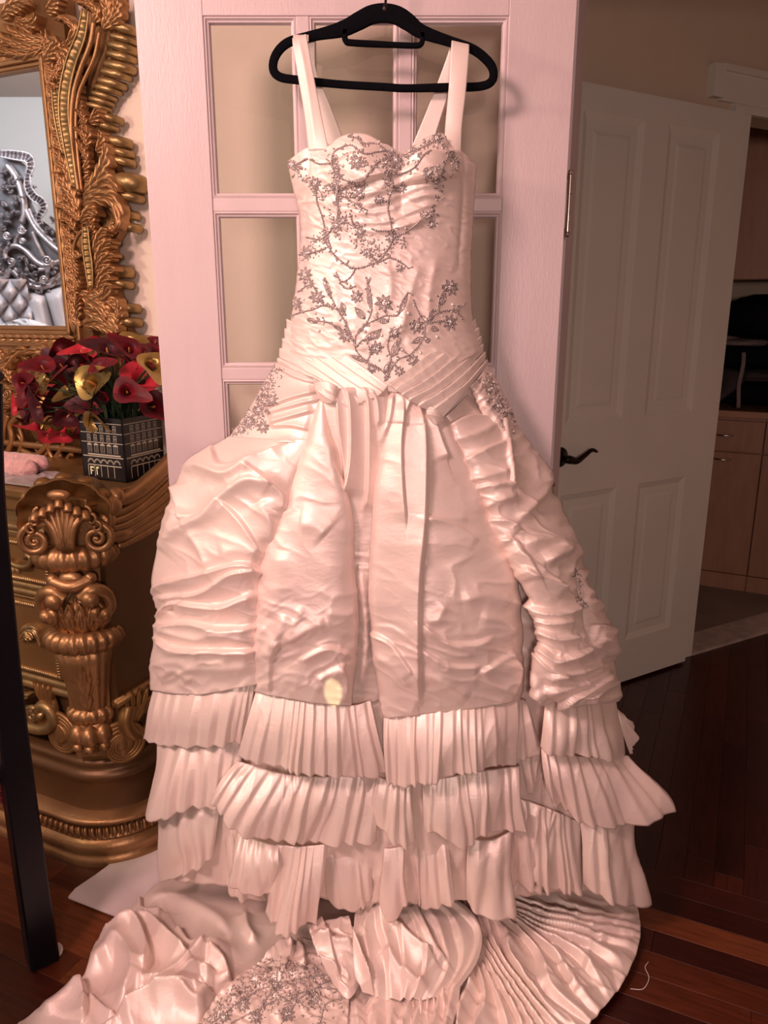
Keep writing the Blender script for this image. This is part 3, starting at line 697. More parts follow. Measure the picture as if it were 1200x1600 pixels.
# ---- front right tulip panel
fr = [[(610, 612), (650, 622), (692, 648)], [(604, 660), (655, 665), (708, 672)], [(598, 740), (665, 745), (741, 748)], [(589, 850), (680, 848), (781, 828)], [(586, 920), (690, 918), (803, 908)],
      [(587, 990), (695, 990), (812, 985)], [(591, 1050), (700, 1052), (815, 1045)], [(600, 1121), (700, 1110), (812, 1094)]]
frd = [(1.402, 1.43, .012), (1.395, 1.43, .020), (1.38, 1.425, .038), (1.37, 1.415, .054), (1.365, 1.41, .058), (1.36, 1.405, .058), (1.36, 1.40, .052), (1.36, 1.395, .040)]
frf = [(k2(p), w, a, kd) for p, w, a, kd in [
    ([(205, 215), (225, 400), (232, 640), (225, 820), (210, 1000), (205, 1250), (210, 1560)], 16, .020, 's'), ([(140, 215), (132, 420), (140, 600), (155, 760)], 7, .012, 's'),
    ([(100, 190), (90, 300), (60, 420)], 7, .010, 's'), ([(255, 265), (300, 400), (330, 480)], 7, .012, 's'), ([(300, 290), (360, 420), (430, 560), (480, 720)], 12, .010, 'r'), ([(175, 200), (150, 270), (140, 330)], 6, .009, 's'),
    ([(20, 1250), (100, 1300), (190, 1420)], 9, .009, 's'), ([(30, 1340), (110, 1390), (170, 1480)], 9, .008, 'r'), ([(235, 735), (350, 765), (480, 840)], 10, .007, 's'),
    ([(235, 745), (330, 740), (430, 745)], 7, .005, 'r'), ([(225, 1210), (330, 1290), (450, 1300), (540, 1270)], 10, .009, 's'), ([(230, 1330), (350, 1395), (480, 1400)], 9, .009, 's'),
    ([(230, 1430), (330, 1470), (430, 1540)], 10, .008, 'r'), ([(640, 1370), (650, 1430), (630, 1530)], 8, .010, 's'), ([(400, 1100), (520, 1080), (610, 1110)], 14, .007, 'r'),
    ([(480, 1180), (580, 1200), (640, 1260)], 10, .007, 'r'), ([(330, 1120), (290, 1190), (240, 1200)], 10, .007, 'r'), ([(480, 1430), (560, 1380), (640, 1340)], 9, .008, 's'), ([(560, 900), (600, 980), (640, 1150)], 14, .008, 'r'),
    ([(60, 500), (40, 900), (30, 1200)], 18, .010, 'r')]]
fabric('front_panel', fr, frd, 130, 240, frf, [(.0032, .35, 40, 15, 41, 900, 1000), (.0022, .2, 50, 30, 18, 650, 700)], 'satin', p=.5)

# ---- right ruched drape
rd = [[(694, 652), (716, 632), (742, 600)], [(712, 692), (745, 672), (776, 655)], [(744, 755), (790, 742), (832, 726)], [(774, 830), (825, 816), (872, 800)], [(800, 868), (850, 858), (902, 862)],
      [(829, 930), (880, 922), (924, 925)], [(846, 985), (900, 985), (952, 974)], [(846, 1020), (905, 1025), (962, 1003)], [(836, 1045), (905, 1058), (958, 1040)], [(850, 1076), (910, 1082), (962, 1070)], [(885, 1098), (925, 1100), (962, 1094)]]
rdd = [(1.43, 1.505, .02), (1.425, 1.505, .035), (1.415, 1.505, .05), (1.405, 1.51, .055), (1.40, 1.51, .06), (1.39, 1.512, .065), (1.385, 1.512, .07), (1.38, 1.512, .07), (1.375, 1.512, .07), (1.38, 1.512, .06), (1.39, 1.51, .05)]
rdf = [(k2(p), w, a, kd) for p, w, a, kd in [
    ([(350, 330), (440, 290), (540, 305)], 8, .010, 's'), ([(360, 390), (470, 370), (560, 320)], 8, .010, 'r'), ([(420, 480), (500, 440), (590, 410)], 8, .012, 's'), ([(440, 560), (540, 550), (610, 530)], 8, .012, 'r'),
    ([(460, 600), (540, 590), (625, 590)], 7, .012, 's'), ([(520, 690), (560, 660), (640, 640)], 8, .012, 'r'), ([(540, 300), (580, 390), (600, 480), (620, 600)], 8, .012, 'z'),
    ([(540, 310), (640, 400), (700, 480), (790, 610)], 9, .016, 's'), ([(730, 530), (760, 620), (700, 690), (650, 750)], 8, .012, 'r'), ([(530, 740), (600, 750), (660, 790)], 8, .013, 's'),
    ([(580, 820), (650, 850), (740, 1000)], 8, .014, 's'), ([(680, 850), (790, 840), (830, 870), (760, 940)], 9, .014, 'r'), ([(640, 850), (720, 940), (860, 1060)], 9, .014, 's'), ([(760, 930), (840, 900), (860, 860)], 8, .010, 'r'),
    ([(620, 350), (700, 410), (760, 540)], 9, .012, 'r'), ([(790, 640), (850, 740), (910, 900)], 8, .010, 's')]]
rdf += [(k3(p), w, a, kd) for p, w, a, kd in [
    ([(0, 150), (100, 250), (300, 360)], 7, .014, 's'), ([(40, 420), (120, 500), (250, 540), (430, 490)], 7, .018, 's'), ([(120, 560), (200, 600), (360, 600)], 6, .012, 's'), ([(140, 640), (250, 720), (400, 710)], 7, .018, 's'),
    ([(150, 780), (230, 890), (400, 840), (500, 790)], 7, .020, 's'), ([(120, 870), (180, 960), (300, 1000)], 6, .014, 's'), ([(160, 1010), (350, 990), (600, 910)], 6, .014, 's'), ([(80, 1090), (260, 1110), (480, 1040), (640, 950)], 7, .016, 's'),
    ([(90, 1000), (170, 1130), (270, 1220), (400, 1150), (640, 980)], 7, .020, 's'), ([(420, 1210), (550, 1120), (700, 1060)], 8, .014, 's'), ([(440, 1230), (600, 1220), (710, 1140)], 8, .012, 'r'),
    ([(390, 180), (420, 300), (440, 420), (480, 560), (500, 740)], 4, -.016, 'r'), ([(440, 440), (560, 480), (600, 520)], 7, .012, 'r'), ([(520, 640), (600, 650), (690, 690)], 7, .014, 's'), ([(540, 740), (640, 770), (690, 860)], 8, .014, 'r'),
    ([(470, 200), (440, 300), (520, 410)], 6, .012, 's'), ([(420, 60), (350, 130), (330, 250)], 7, .012, 'r')]]
fabric('ruched_drape', rd, rdd, 130, 240, rdf, [(.004, .5, 30, 14, 61, 660, 720)], 'satin', key='drape')

# ---- sash bands with knife pleats
def sash(rows, depth, nple):
    def ex(X, Y, U, V_):
        f = (V_ * nple) % 1.0
        return .0055 * (1 - f) ** .8 * np.where(V_ < .999, 1, .2)
    return fabric('sash_band', rows, depth, 80, nple * 14, [], [(.0010, .5, 20, 8, 7, 480, 500)], 'satin_smooth', extra=ex, p=.8, thick=.003)
sash([[(452, 499), (500, 528), (555, 566), (607, 604)], [(448, 520), (495, 548), (545, 585), (594, 617)], [(443, 541), (485, 566), (533, 600), (572, 626)], [(438, 560), (470, 577), (512, 604), (545, 634)], [(436, 571), (465, 584), (502, 600), (516, 627)]],
     [(1.508, 1.388, .012), (1.508, 1.385, .018), (1.508, 1.385, .022), (1.508, 1.388, .026), (1.508, 1.392, .028)], 5)
sash([[(739, 499), (700, 530), (655, 566), (608, 604)], [(746, 520), (705, 553), (664, 586), (622, 612)], [(751, 540), (716, 575), (677, 606), (640, 624)], [(756, 560), (727, 595), (692, 622), (666, 638)], [(758, 573), (737, 600), (711, 630), (692, 652)]],
     [(1.508, 1.386, .012), (1.508, 1.383, .018), (1.508, 1.385, .022), (1.508, 1.392, .026), (1.508, 1.402, .028)], 6)
# little knot where the pleats of the left sash fold under
fabric('sash_knot', [[(490, 598), (510, 596), (528, 604)], [(496, 612), (512, 610), (525, 616)], [(502, 626), (514, 630), (526, 628)]], [(1.405, 1.385, .012), (1.40, 1.38, .014), (1.40, 1.382, .010)], 30, 24, [([(494, 604), (512, 618), (524, 626)], 4, .006, 's')], None, 'satin_smooth')
fabric('sash_knot', [[(664, 638), (680, 636), (694, 648)], [(668, 648), (680, 650), (692, 656)], [(676, 660), (682, 664), (690, 662)]], [(1.395, 1.405, .012)] * 3, 30, 24, [([(668, 644), (684, 650), (692, 656)], 4, .006, 's')], None, 'satin_smooth')

# ---- ruffles
def ruffle(top, bot, dtop, dbot, npl, amp, seed, crk=.002, mid=None, knife=.72, smooth=0.0, m='satin'):
    rg = np.random.default_rng(seed)
    nu = max(24, npl * 12); nv = 46
    w = rg.uniform(.4, 1.9, npl); e = np.concatenate([[0], np.cumsum(w)]); e /= e[-1]
    u = np.linspace(0, 1, nu); k = np.clip(np.searchsorted(e, u, 'right') - 1, 0, npl - 1); ph = (u - e[k]) / (e[k + 1] - e[k])
    rr = rg.uniform(.25, 1.35, npl)[k]; ch = 1.0 if seed > 300 else 2.2
    saw = np.where(ph < knife, ph / knife, (1 - ph) / (1 - knife)) ** 1.2 * rr
    sine = (.5 - .5 * np.cos(2 * np.pi * ph)) * rr
    f = saw * (1 - smooth) + sine * smooth
    T, B = cr(top, nu), cr(bot, nu)
    v = np.linspace(0, 1, nv)[:, None]
    if mid is not None:
        Mi = cr(mid, nu); XY = (T[None] * ((1 - v) * (1 - 2 * v))[..., None] + Mi[None] * (4 * v * (1 - v))[..., None] + B[None] * (v * (2 * v - 1))[..., None])
    else: XY = T[None] * (1 - v)[..., None] + B[None] * v[..., None]
    # hem wavers with the pleats; pleats lean sideways a little as they fall
    XY[..., 1] += (v ** 2) * (f[None] - .5) * 1.5 + (v ** 3) * (vnoise(u * npl * .5, u * 0 + seed, seed)[None] - .5) * 7
    XY[..., 0] += (v ** 1.5) * (vnoise(u * npl * .8 + 3, u * 0 + v * 1.3, seed) - .5) * 10 * ch
    yl = np.linspace(dtop[0], dtop[1], nu)[None] - (dtop[2] if len(dtop) > 2 else 0) * (1 - (2 * u[None] - 1) ** 2); yb = np.linspace(dbot[0], dbot[1], nu)[None] - (dbot[2] if len(dbot) > 2 else 0) * (1 - (2 * u[None] - 1) ** 2)
    Yd = yl * (1 - v) + yb * v - .012 * np.sin(np.pi * v)
    D = amp * .62 * f[None] * (.30 + .70 * v ** .7)
    big = vnoise(u[None] * npl * .45 + v * .6, v * 1.1 + seed, seed + 2) - .5
    D = D + amp * 1.7 * big * v * ch ** .5 + crk * .7 * crinkle(XY[..., 0], XY[..., 1], .12, 14, 70, seed)
    A, N = lift(XY, Yd, D)
    o = MB().grid(A).build('ruffle', m, DRESS)
    sm = o.modifiers.new('thick', 'SOLIDIFY'); sm.thickness = .0012; sm.offset = 0
    return o
# third tier (lowest, drawn first, furthest back)
ruffle([(246, 1262), (290, 1258), (345, 1252)], [(246, 1388), (262, 1382), (300, 1362), (336, 1338)], (1.50, 1.43, .02), (1.50, 1.42, .03), 4, .018, 101, smooth=.5)
ruffle([(320, 1245), (350, 1260), (372, 1290)], [(330, 1335), (355, 1395), (420, 1418)], (1.46, 1.43), (1.47, 1.42, .02), 5, .014, 102, smooth=.6)
ruffle([(372, 1300), (400, 1312), (436, 1322)], [(362, 1368), (385, 1395), (425, 1402), (436, 1375)], (1.40, 1.36), (1.385, 1.34, .02), 4, .020, 103, .006, smooth=.7)
ruffle([(424, 1318), (470, 1322), (512, 1318)], [(404, 1436), (440, 1450), (470, 1442), (500, 1440)], (1.37, 1.36, .01), (1.36, 1.34, .02), 6, .018, 104)
ruffle([(500, 1318), (540, 1320), (575, 1314)], [(520, 1400), (560, 1416), (590, 1395)], (1.39, 1.39), (1.385, 1.38), 4, .014, 105, smooth=.4)
ruffle([(560, 1300), (590, 1310), (620, 1312)], [(540, 1405), (570, 1418), (596, 1396)], (1.40, 1.40), (1.395, 1.39), 3, .014, 115, smooth=.4)
ruffle([(600, 1325), (612, 1325), (632, 1322)], [(594, 1410), (610, 1430), (632, 1400)], (1.365, 1.365), (1.35, 1.36), 2, .018, 106, smooth=.4)
ruffle([(640, 1290), (672, 1312), (700, 1316)], [(645, 1400), (664, 1420), (690, 1412), (714, 1398)], (1.39, 1.385), (1.37, 1.36), 4, .020, 107, smooth=.3)
ruffle([(730, 1308), (765, 1312), (800, 1296)], [(731, 1418), (750, 1436), (775, 1434), (794, 1420)], (1.36, 1.375), (1.35, 1.37, .02), 3, .020, 108, .005, smooth=.7)
ruffle([(690, 1300), (712, 1312), (740, 1306)], [(690, 1375), (715, 1385), (738, 1370)], (1.40, 1.40), (1.41, 1.41), 3, .012, 118, smooth=.4)
ruffle([(795, 1240), (850, 1260), (905, 1285)], [(800, 1375), (850, 1382), (915, 1390)], (1.41, 1.43, .02), (1.41, 1.43, .02), 9, .018, 109, .010, smooth=.4)
ruffle([(905, 1275), (945, 1288), (992, 1280)], [(915, 1382), (938, 1398), (975, 1404), (988, 1398)], (1.42, 1.47, .03), (1.41, 1.47, .04), 4, .022, 110, .005, smooth=.4)
# second tier
ruffle([(246, 1160), (310, 1165), (380, 1150)], [(238, 1272), (266, 1274), (300, 1258), (330, 1256), (372, 1240)], (1.50, 1.40, .03), (1.50, 1.40, .045), 7, .020, 201, smooth=.3)
ruffle([(372, 1190), (470, 1212), (600, 1208)], [(332, 1238), (372, 1282), (420, 1316), (470, 1324), (520, 1320), (585, 1300)], (1.385, 1.39, .02), (1.37, 1.38, .04), 12, .020, 202, .004, mid=[(345, 1214), (400, 1250), (470, 1268), (540, 1266), (592, 1258)], smooth=.3)
ruffle([(590, 1212), (615, 1222), (645, 1222)], [(572, 1282), (600, 1310), (632, 1322), (640, 1300)], (1.37, 1.37, .01), (1.36, 1.36, .02), 4, .018, 203, .004, smooth=.5)
ruffle([(660, 1218), (700, 1214), (735, 1206)], [(666, 1296), (690, 1306), (724, 1324), (736, 1300)], (1.36, 1.365, .01), (1.34, 1.35, .02), 5, .020, 204, smooth=.3)
ruffle([(722, 1208), (770, 1202), (812, 1196)], [(730, 1310), (775, 1306), (800, 1300), (818, 1292)], (1.365, 1.385, .01), (1.35, 1.375, .02), 5, .020, 205, smooth=.4)
ruffle([(812, 1160), (830, 1170), (846, 1176)], [(818, 1244), (828, 1240), (836, 1246)], (1.41, 1.42), (1.40, 1.41), 2, .014, 206)
ruffle([(845, 1168), (905, 1182), (982, 1182)], [(868, 1250), (905, 1284), (955, 1294), (1000, 1284), (1036, 1254)], (1.40, 1.48, .02), (1.385, 1.48, .04), 9, .020, 207, mid=[(852, 1212), (905, 1232), (970, 1232), (1012, 1214)], smooth=.1)
# first tier
ruffle([(240, 1076), (310, 1082), (400, 1064)], [(222, 1158), (250, 1166), (310, 1168), (345, 1164), (385, 1152)], (1.512, 1.375, .045), (1.515, 1.385, .06), 9, .014, 301)
ruffle([(400, 1080), (470, 1094), (545, 1102), (580, 1094)], [(373, 1178), (440, 1204), (520, 1214), (572, 1212), (600, 1200)], (1.365, 1.365, .025), (1.35, 1.36, .045), 13, .015, 302)
ruffle([(600, 1120), (700, 1109), (812, 1093)], [(598, 1226), (640, 1230), (720, 1208), (790, 1198), (812, 1190)], (1.355, 1.39, .035), (1.335, 1.375, .05), 15, .016, 303)
ruffle([(808, 1092), (814, 1092), (822, 1096)], [(806, 1186), (822, 1186), (845, 1170)], (1.395, 1.41), (1.38, 1.40), 2, .014, 304)
ruffle([(852, 1092), (905, 1100), (962, 1092)], [(844, 1162), (880, 1180), (940, 1184), (980, 1184)], (1.40, 1.50, .035), (1.38, 1.49, .05), 7, .020, 305, smooth=.3)
ruffle([(958, 1100), (966, 1110), (974, 1118)], [(978, 1176), (994, 1158), (986, 1128)], (1.51, 1.52), (1.51, 1.525), 5, .006, 306)
# ================================================================== TRAIN ON THE FLOOR
def train(name, rows, heights, nu, nv, folds=(), cr_=None, m='satin', extra=None, key=None):
    XY, t, cum = patch2d(rows, nu, nv)
    h = np.array(heights, float); hh = np.array([np.interp(np.linspace(0, 1, nu), np.linspace(0, 1, len(r)), r) for r in h])
    H_ = np.array([np.interp(t, cum, hh[:, j]) for j in range(nu)]).T
    X, Y = XY[..., 0], XY[..., 1]
    D = fold_disp(X, Y, folds)
    if cr_:
        for (amp, ang, sx, sy, seed) in cr_: D += amp * crinkle(X, Y, ang, sx, sy, seed)
    if extra is not None: D = D + extra(X, Y, np.linspace(0, 1, nu)[None] * np.ones_like(X), t[:, None] * np.ones_like(X))
    base = G(X, Y, H_)
    A = base.copy(); A[..., 2] = np.maximum(A[..., 2] + D, .004)
    mb = MB().grid(A); o = mb.build(name, m, DRESS)
    sm = o.modifiers.new('thick', 'SOLIDIFY'); sm.thickness = .0015; sm.offset = 0
    if key: SURF[key] = BVHTree.FromPolygons([Vector(v) for v in A.reshape(-1, 3)], [tuple(f) for f in mb.f])
    return o
t4 = cropper(0, 1400, 3.0); t5 = cropper(300, 1400, 3.0); t6 = cropper(560, 1300, 1.875)
# under layer that the other pieces lie on
train('train_lining', [[(262, 1372), (600, 1370), (985, 1385)], [(210, 1450), (600, 1450), (985, 1450)], [(180, 1540), (600, 1540), (930, 1545)], [(100, 1690), (560, 1700), (800, 1690)]], [[.006] * 3] * 4, 40, 30, [], [(.003, .5, 40, 20, 2)])
# left satin sweep
rows = [[(262, 1372), (330, 1352), (420, 1385), (500, 1425), (590, 1430)], [(190, 1436), (270, 1410), (380, 1435), (470, 1462), (560, 1470)], [(176, 1452), (260, 1440), (370, 1468), (450, 1490), (545, 1500)],
        [(152, 1486), (230, 1478), (350, 1500), (440, 1520), (530, 1530)], [(128, 1538), (220, 1525), (330, 1540), (430, 1556), (520, 1560)], [(30, 1600), (160, 1588), (300, 1596), (420, 1600), (520, 1600)], [(-60, 1680), (120, 1690), (300, 1690), (420, 1690), (520, 1690)]]
hts = [[.02, .03, .03, .03, .03], [.012, .02, .03, .03, .02], [.012, .03, .03, .03, .02], [.012, .04, .035, .03, .02], [.012, .035, .035, .03, .02], [.012, .03, .03, .03, .02], [.012, .03, .03, .03, .02]]
ff = [(t4(p), w, a, kd) for p, w, a, kd in [
    ([(530, 150), (620, 160), (700, 150), (790, 240), (880, 350)], 12, .045, 's'), ([(470, 250), (560, 200), (640, 190), (690, 300), (680, 420)], 12, .040, 's'), ([(400, 400), (480, 320), (560, 280), (620, 400), (560, 580)], 16, .040, 'r'),
    ([(660, 440), (740, 470), (860, 400), (960, 310), (1080, 270)], 13, .050, 'r'), ([(700, 500), (820, 470), (920, 400), (1010, 400)], 10, .03, 's'), ([(560, 590), (680, 540), (830, 510), (960, 490)], 14, .045, 's'),
    ([(660, 20), (670, 80), (760, 90)], 6, .02, 's'), ([(700, 20), (840, 30), (1000, 110), (1080, 190)], 14, .02, 'r'), ([(830, 160), (890, 260), (980, 290)], 9, .025, 's'), ([(1150, 90), (1160, 170), (1200, 230)], 7, .02, 'r'),
    ([(380, 430), (400, 520), (390, 600)], 10, .03, 's'), ([(420, 480), (500, 560), (540, 590)], 8, .02, 's'), ([(980, 320), (1050, 350), (1080, 420)], 10, .03, 's'), ([(200, 560), (300, 500), (380, 440)], 10, .02, 'r'), ([(840, 520), (930, 560), (980, 470)], 8, .03, 'r')]]
train('train', rows, hts, 200, 170, ff, [(.004, .6, 70, 34, 71)], key='train')
# beaded inset of the train
rows = [[(418, 1498), (460, 1470), (500, 1472), (536, 1500)], [(385, 1520), (440, 1505), (500, 1508), (546, 1522)], [(345, 1555), (420, 1545), (490, 1545), (546, 1555)], [(318, 1590), (400, 1585), (480, 1585), (544, 1592)], [(290, 1640), (390, 1650), (470, 1650), (540, 1650)], [(280, 1690), (390, 1700), (470, 1700), (536, 1700)]]
ff = [(t5(p), w, a, kd) for p, w, a, kd in [([(330, 300), (430, 240), (470, 230), (470, 290), (430, 380)], 5, .022, 's'), ([(490, 230), (520, 260), (530, 340)], 6, .02, 's'), ([(120, 480), (300, 400), (440, 380), (540, 370)], 8, .014, 'r'),
      ([(260, 560), (340, 500), (480, 440)], 8, .012, 'r'), ([(380, 580), (470, 500), (540, 440)], 8, .012, 'r'), ([(120, 560), (230, 470)], 8, .012, 'r')]]
train('train_inset', rows, [[.06] * 4] * 6, 90, 90, ff, [(.006, .5, 16, 9, 5)], key='inset')
# right pleated fan
cx, cy = 700, 1372
ang = np.linspace(R(4), R(132), 12)
outer = [(992, 1404), (1000, 1450), (996, 1490), (976, 1540), (944, 1580), (905, 1625), (850, 1665), (790, 1690), (720, 1700), (640, 1700), (580, 1690), (520, 1680)]
fan_rows = []
for f in (.12, .35, .6, .85, 1.0):
    fan_rows.append([(cx + (x - cx) * f + (0 if f > .3 else 8), cy + (y - cy) * f) for x, y in outer])
def fanx(X, Y, U, V_):
    ph = U * 24 + 1.6 * fbm(U * 9, V_ * 2.2, 5, 2) + .8 * np.sin(V_ * 5 + U * 20)
    s_ = ph % 1.0; saw = np.where(s_ < .72, s_ / .72, (1 - s_) / .28)
    return (.004 + .020 * np.sin(np.pi * np.clip(V_ * .9 + .05, 0, 1))) * saw * (.5 + .9 * vnoise(U * 18, V_ * 2.5, 8)) + .018 * vnoise(U * 6, V_ * 3, 3)
train('train_ruffle', fan_rows, [[.075] * 4 + [.06], [.05] * 5, [.03] * 5, [.016] * 5, [.008] * 5], 420, 110, [], [(.006, .6, 30, 14, 15)], extra=fanx)
# inner pieces lying over the fan
def pleatx(n, amp, seed):
    def f(X, Y, U, V_):
        ph = U * n + 1.2 * fbm(U * 5, V_ * 2, seed, 2)
        s_ = ph % 1.0; saw = np.where(s_ < .7, s_ / .7, (1 - s_) / .3)
        return amp * saw * (.4 + vnoise(U * 12, V_ * 2.5, seed + 1)) + amp * 1.2 * vnoise(U * 5, V_ * 3, seed + 2)
    return f
rows = [[(690, 1396), (630, 1410), (556, 1425)], [(730, 1425), (655, 1450), (552, 1470)], [(752, 1465), (665, 1495), (552, 1510)], [(746, 1508), (670, 1530), (556, 1540)], [(712, 1556), (650, 1568), (566, 1562)]]
ff = [(t5(p), w, a, kd) for p, w, a, kd in [([(680, 60), (740, 200), (800, 340), (850, 490)], 8, .04, 's'), ([(860, 60), (1000, 220), (1130, 330)], 10, .03, 's'), ([(900, 280), (1000, 400), (1100, 460)], 9, .02, 'r'), ([(1040, 60), (1130, 260), (1190, 330)], 9, .02, 's')]]
train('train_ruffle', rows, [[.13] * 3, [.11] * 3, [.09] * 3, [.075] * 3, [.055] * 3], 130, 90, ff, None, extra=pleatx(7, .009, 31))
rows = [[(545, 1432), (515, 1440), (480, 1450)], [(556, 1470), (525, 1478), (490, 1482)], [(566, 1505), (540, 1518), (505, 1518)], [(566, 1534), (545, 1562), (520, 1540)]]
ff = [(t5(p), w, a, kd) for p, w, a, kd in [([(570, 220), (700, 240), (760, 235)], 8, .02, 'r'), ([(560, 300), (660, 360), (690, 390)], 8, .02, 's'), ([(600, 110), (640, 230), (680, 380)], 9, .02, 's')]]
train('train_ruffle', rows, [[.14] * 3, [.12] * 3, [.10] * 3, [.075] * 3], 60, 60, ff, [(.006, .4, 20, 12, 5)])
rows = [[(720, 1545), (620, 1545), (540, 1530)], [(715, 1580), (620, 1585), (530, 1580)], [(700, 1640), (610, 1650), (530, 1650)], [(690, 1690), (600, 1700), (520, 1700)]]
train('train_ruffle', rows, [[.045] * 3] * 4, 140, 60, [], [(.006, .4, 20, 12, 5)], extra=pleatx(7, .011, 51))

# ================================================================== BEADED EMBROIDERY
def hit(px, py, key):
    d = ray(px, py); d = d / np.linalg.norm(d)
    loc, nrm, i, dist = SURF[key].ray_cast(Vector(CAMP), Vector(d))
    if loc is None: return None, None
    loc = np.array(loc); nrm = np.array(nrm)
    if nrm @ d > 0: nrm = -nrm
    return loc, nrm
def on_path(pts, key, n):
    out = []
    for x, y in cr(pts, n):
        l, nr = hit(x, y, key)
        if l is not None: out.append((l, nr))
    return out
class Emb:
    def __init__(s, key): s.key = key; s.th = MB(); s.bd = MB(); s.gm = MB()
    def vine(s, pts, r=.0011, bead=True):
        L = np.linalg.norm(np.diff(np.array(pts), axis=0), axis=1).sum()
        hp = on_path(pts, s.key, max(5, int(L / 3.2)))
        if len(hp) < 3: return
        r = r * 1.2; pp = np.array([l + n_ * r * .6 for l, n_ in hp])
        s.th.tube(pp, r, 5)
        if bead:
            for q in range(0, len(hp)):
                l, n_ = hp[q]
                if q % 2 == 0 and random.random() < .6:
                    c_ = cr(pts, len(hp))[min(q, len(hp) - 1)]; a_ = random.random() * 6.28; L_ = random.uniform(3, 7)
                    e_ = (c_[0] + L_ * math.cos(a_), c_[1] + L_ * math.sin(a_))
                    if random.random() < .5: s.leaf(c_, e_, 1.3)
                    else: s.vine([c_, ((c_[0] + e_[0]) / 2 + 1, (c_[1] + e_[1]) / 2), e_], .0009, False)
                    g_ = hit(e_[0], e_[1], s.key)
                    if g_[0] is not None: (s.gm if random.random() < .25 else s.bd).sphere(g_[0] + g_[1] * .001, .0020, 6, 4)
                s.bd.sphere(l + n_ * r * 1.3, .0017 * random.uniform(.8, 1.2), 6, 4)
    def leaf(s, base, tip, w):
        b = np.array(base, float); t = np.array(tip, float); d = t - b; nrm = np.array([-d[1], d[0]])
        L = np.hypot(*d); nrm /= L + 1e-9
        side1 = [b + d * f + nrm * w * math.sin(math.pi * f ** .8) for f in np.linspace(0, 1, 7)]
        side2 = [b + d * f - nrm * w * math.sin(math.pi * f ** .8) for f in np.linspace(0, 1, 7)]
        s.vine(side1, .0008, False); s.vine(side2, .0008, False); s.vine([b, b + d * .5, t], .0007, False)
        for f in np.linspace(.15, .85, max(3, int(L / 3))):
            for g in (-.5, 0, .5):
                l, n_ = hit(*(b + d * f + nrm * w * g * math.sin(math.pi * f)), s.key)
                if l is not None and random.random() < .8: s.bd.sphere(l + n_ * .0008, .0015, 5, 3)
    def flower(s, c, r, n=7, a0=None, spread=2 * math.pi):
        a0 = random.random() * 6 if a0 is None else a0
        for k in range(n):
            a = a0 + spread * k / n; rr = r * random.uniform(.8, 1.1)
            s.leaf((c[0] + .2 * r * math.cos(a), c[1] + .2 * r * math.sin(a)), (c[0] + rr * math.cos(a), c[1] + rr * math.sin(a)), r * .17)
        for k in range(6):
            l, n_ = hit(c[0] + random.gauss(0, r * .18), c[1] + random.gauss(0, r * .18), s.key)
            if l is not None: s.gm.sphere(l + n_ * .0015, .0021, 6, 4)
    def gem(s, c, r=.0030):
        l, n_ = hit(c[0], c[1], s.key)
        if l is not None: s.gm.sphere(l + n_ * r * .4, r, 8, 5)
    def scatter(s, pts, w, n):
        pl = cr(pts, 60)
        for k in range(n):
            c = pl[random.randrange(60)]; x, y = c[0] + random.gauss(0, w), c[1] + random.gauss(0, w)
            l, n_ = hit(x, y, s.key)
            if l is None: continue
            if random.random() < .45:
                a = random.random() * 6.28; q = random.uniform(2.5, 6)
                s.vine([(x, y), (x + q * math.cos(a) * .6 + 1, y + q * math.sin(a) * .6), (x + q * math.cos(a + .6), y + q * math.sin(a + .6))], .0009, False)
            elif random.random() < .85: s.bd.sphere(l + n_ * .0008, random.uniform(.0012, .0021), 5, 4)
            else: s.gm.sphere(l + n_ * .001, .0018, 6, 4)
    def done(s, parent=DRESS):
        e = s.th.build('embroidery', 'thread', parent); e['label'] = 'silver embroidered vines and leaves'; e['kind'] = 'stuff'
        b = s.bd.build('beadwork', 'bead', parent); b['kind'] = 'stuff'
        g = s.gm.build('rhinestones', 'gem', parent); g['kind'] = 'stuff'
E = Emb('bodice')
for p in ([(620, 720), (605, 690), (560, 650), (500, 620), (440, 560), (420, 500), (330, 430), (280, 390), (160, 375)], [(430, 530), (440, 450), (500, 400), (560, 370), (610, 350), (680, 345), (700, 280), (740, 215)],
          [(440, 460), (500, 390), (530, 310), (520, 220), (500, 140)], [(500, 620), (520, 570), (510, 530)], [(440, 530), (480, 490), (560, 480), (580, 430)], [(620, 715), (625, 640), (640, 600), (620, 520), (640, 440)],
          [(620, 700), (680, 610), (760, 570), (830, 480), (840, 390)], [(840, 395), (800, 330), (770, 260)], [(845, 390), (900, 340), (960, 320), (1030, 310), (1080, 270)], [(915, 330), (920, 260), (950, 200), (980, 180)],
          [(850, 395), (930, 380), (980, 390)], [(1000, 320), (1050, 350), (1060, 380)], [(420, 490), (380, 400), (320, 310), (230, 270), (180, 170), (100, 210)], [(320, 300), (280, 210), (255, 130)],
          [(320, 310), (240, 290), (200, 310), (120, 330), (60, 350)], [(620, 715), (650, 640), (690, 660)], [(420, 490), (340, 420), (250, 380)], [(320, 100), (350, 150), (400, 130), (430, 80)], [(640, 590), (680, 560), (690, 480)],
          [(340, 160), (380, 190), (430, 180)], [(60, 250), (100, 300), (130, 330)]):
    E.vine(c8(p), .0011)
for c, r in [((140, 110), 12), ((210, 240), 13), ((85, 275), 11), ((440, 240), 11), ((600, 275), 16), ((375, 465), 12), ((555, 540), 12), ((660, 450), 11), ((790, 410), 13), ((990, 185), 14), ((985, 390), 13), ((770, 610), 11), ((530, 660), 9), ((690, 675), 9), ((160, 160), 9)]:
    E.flower(c8([c])[0], r, 8)
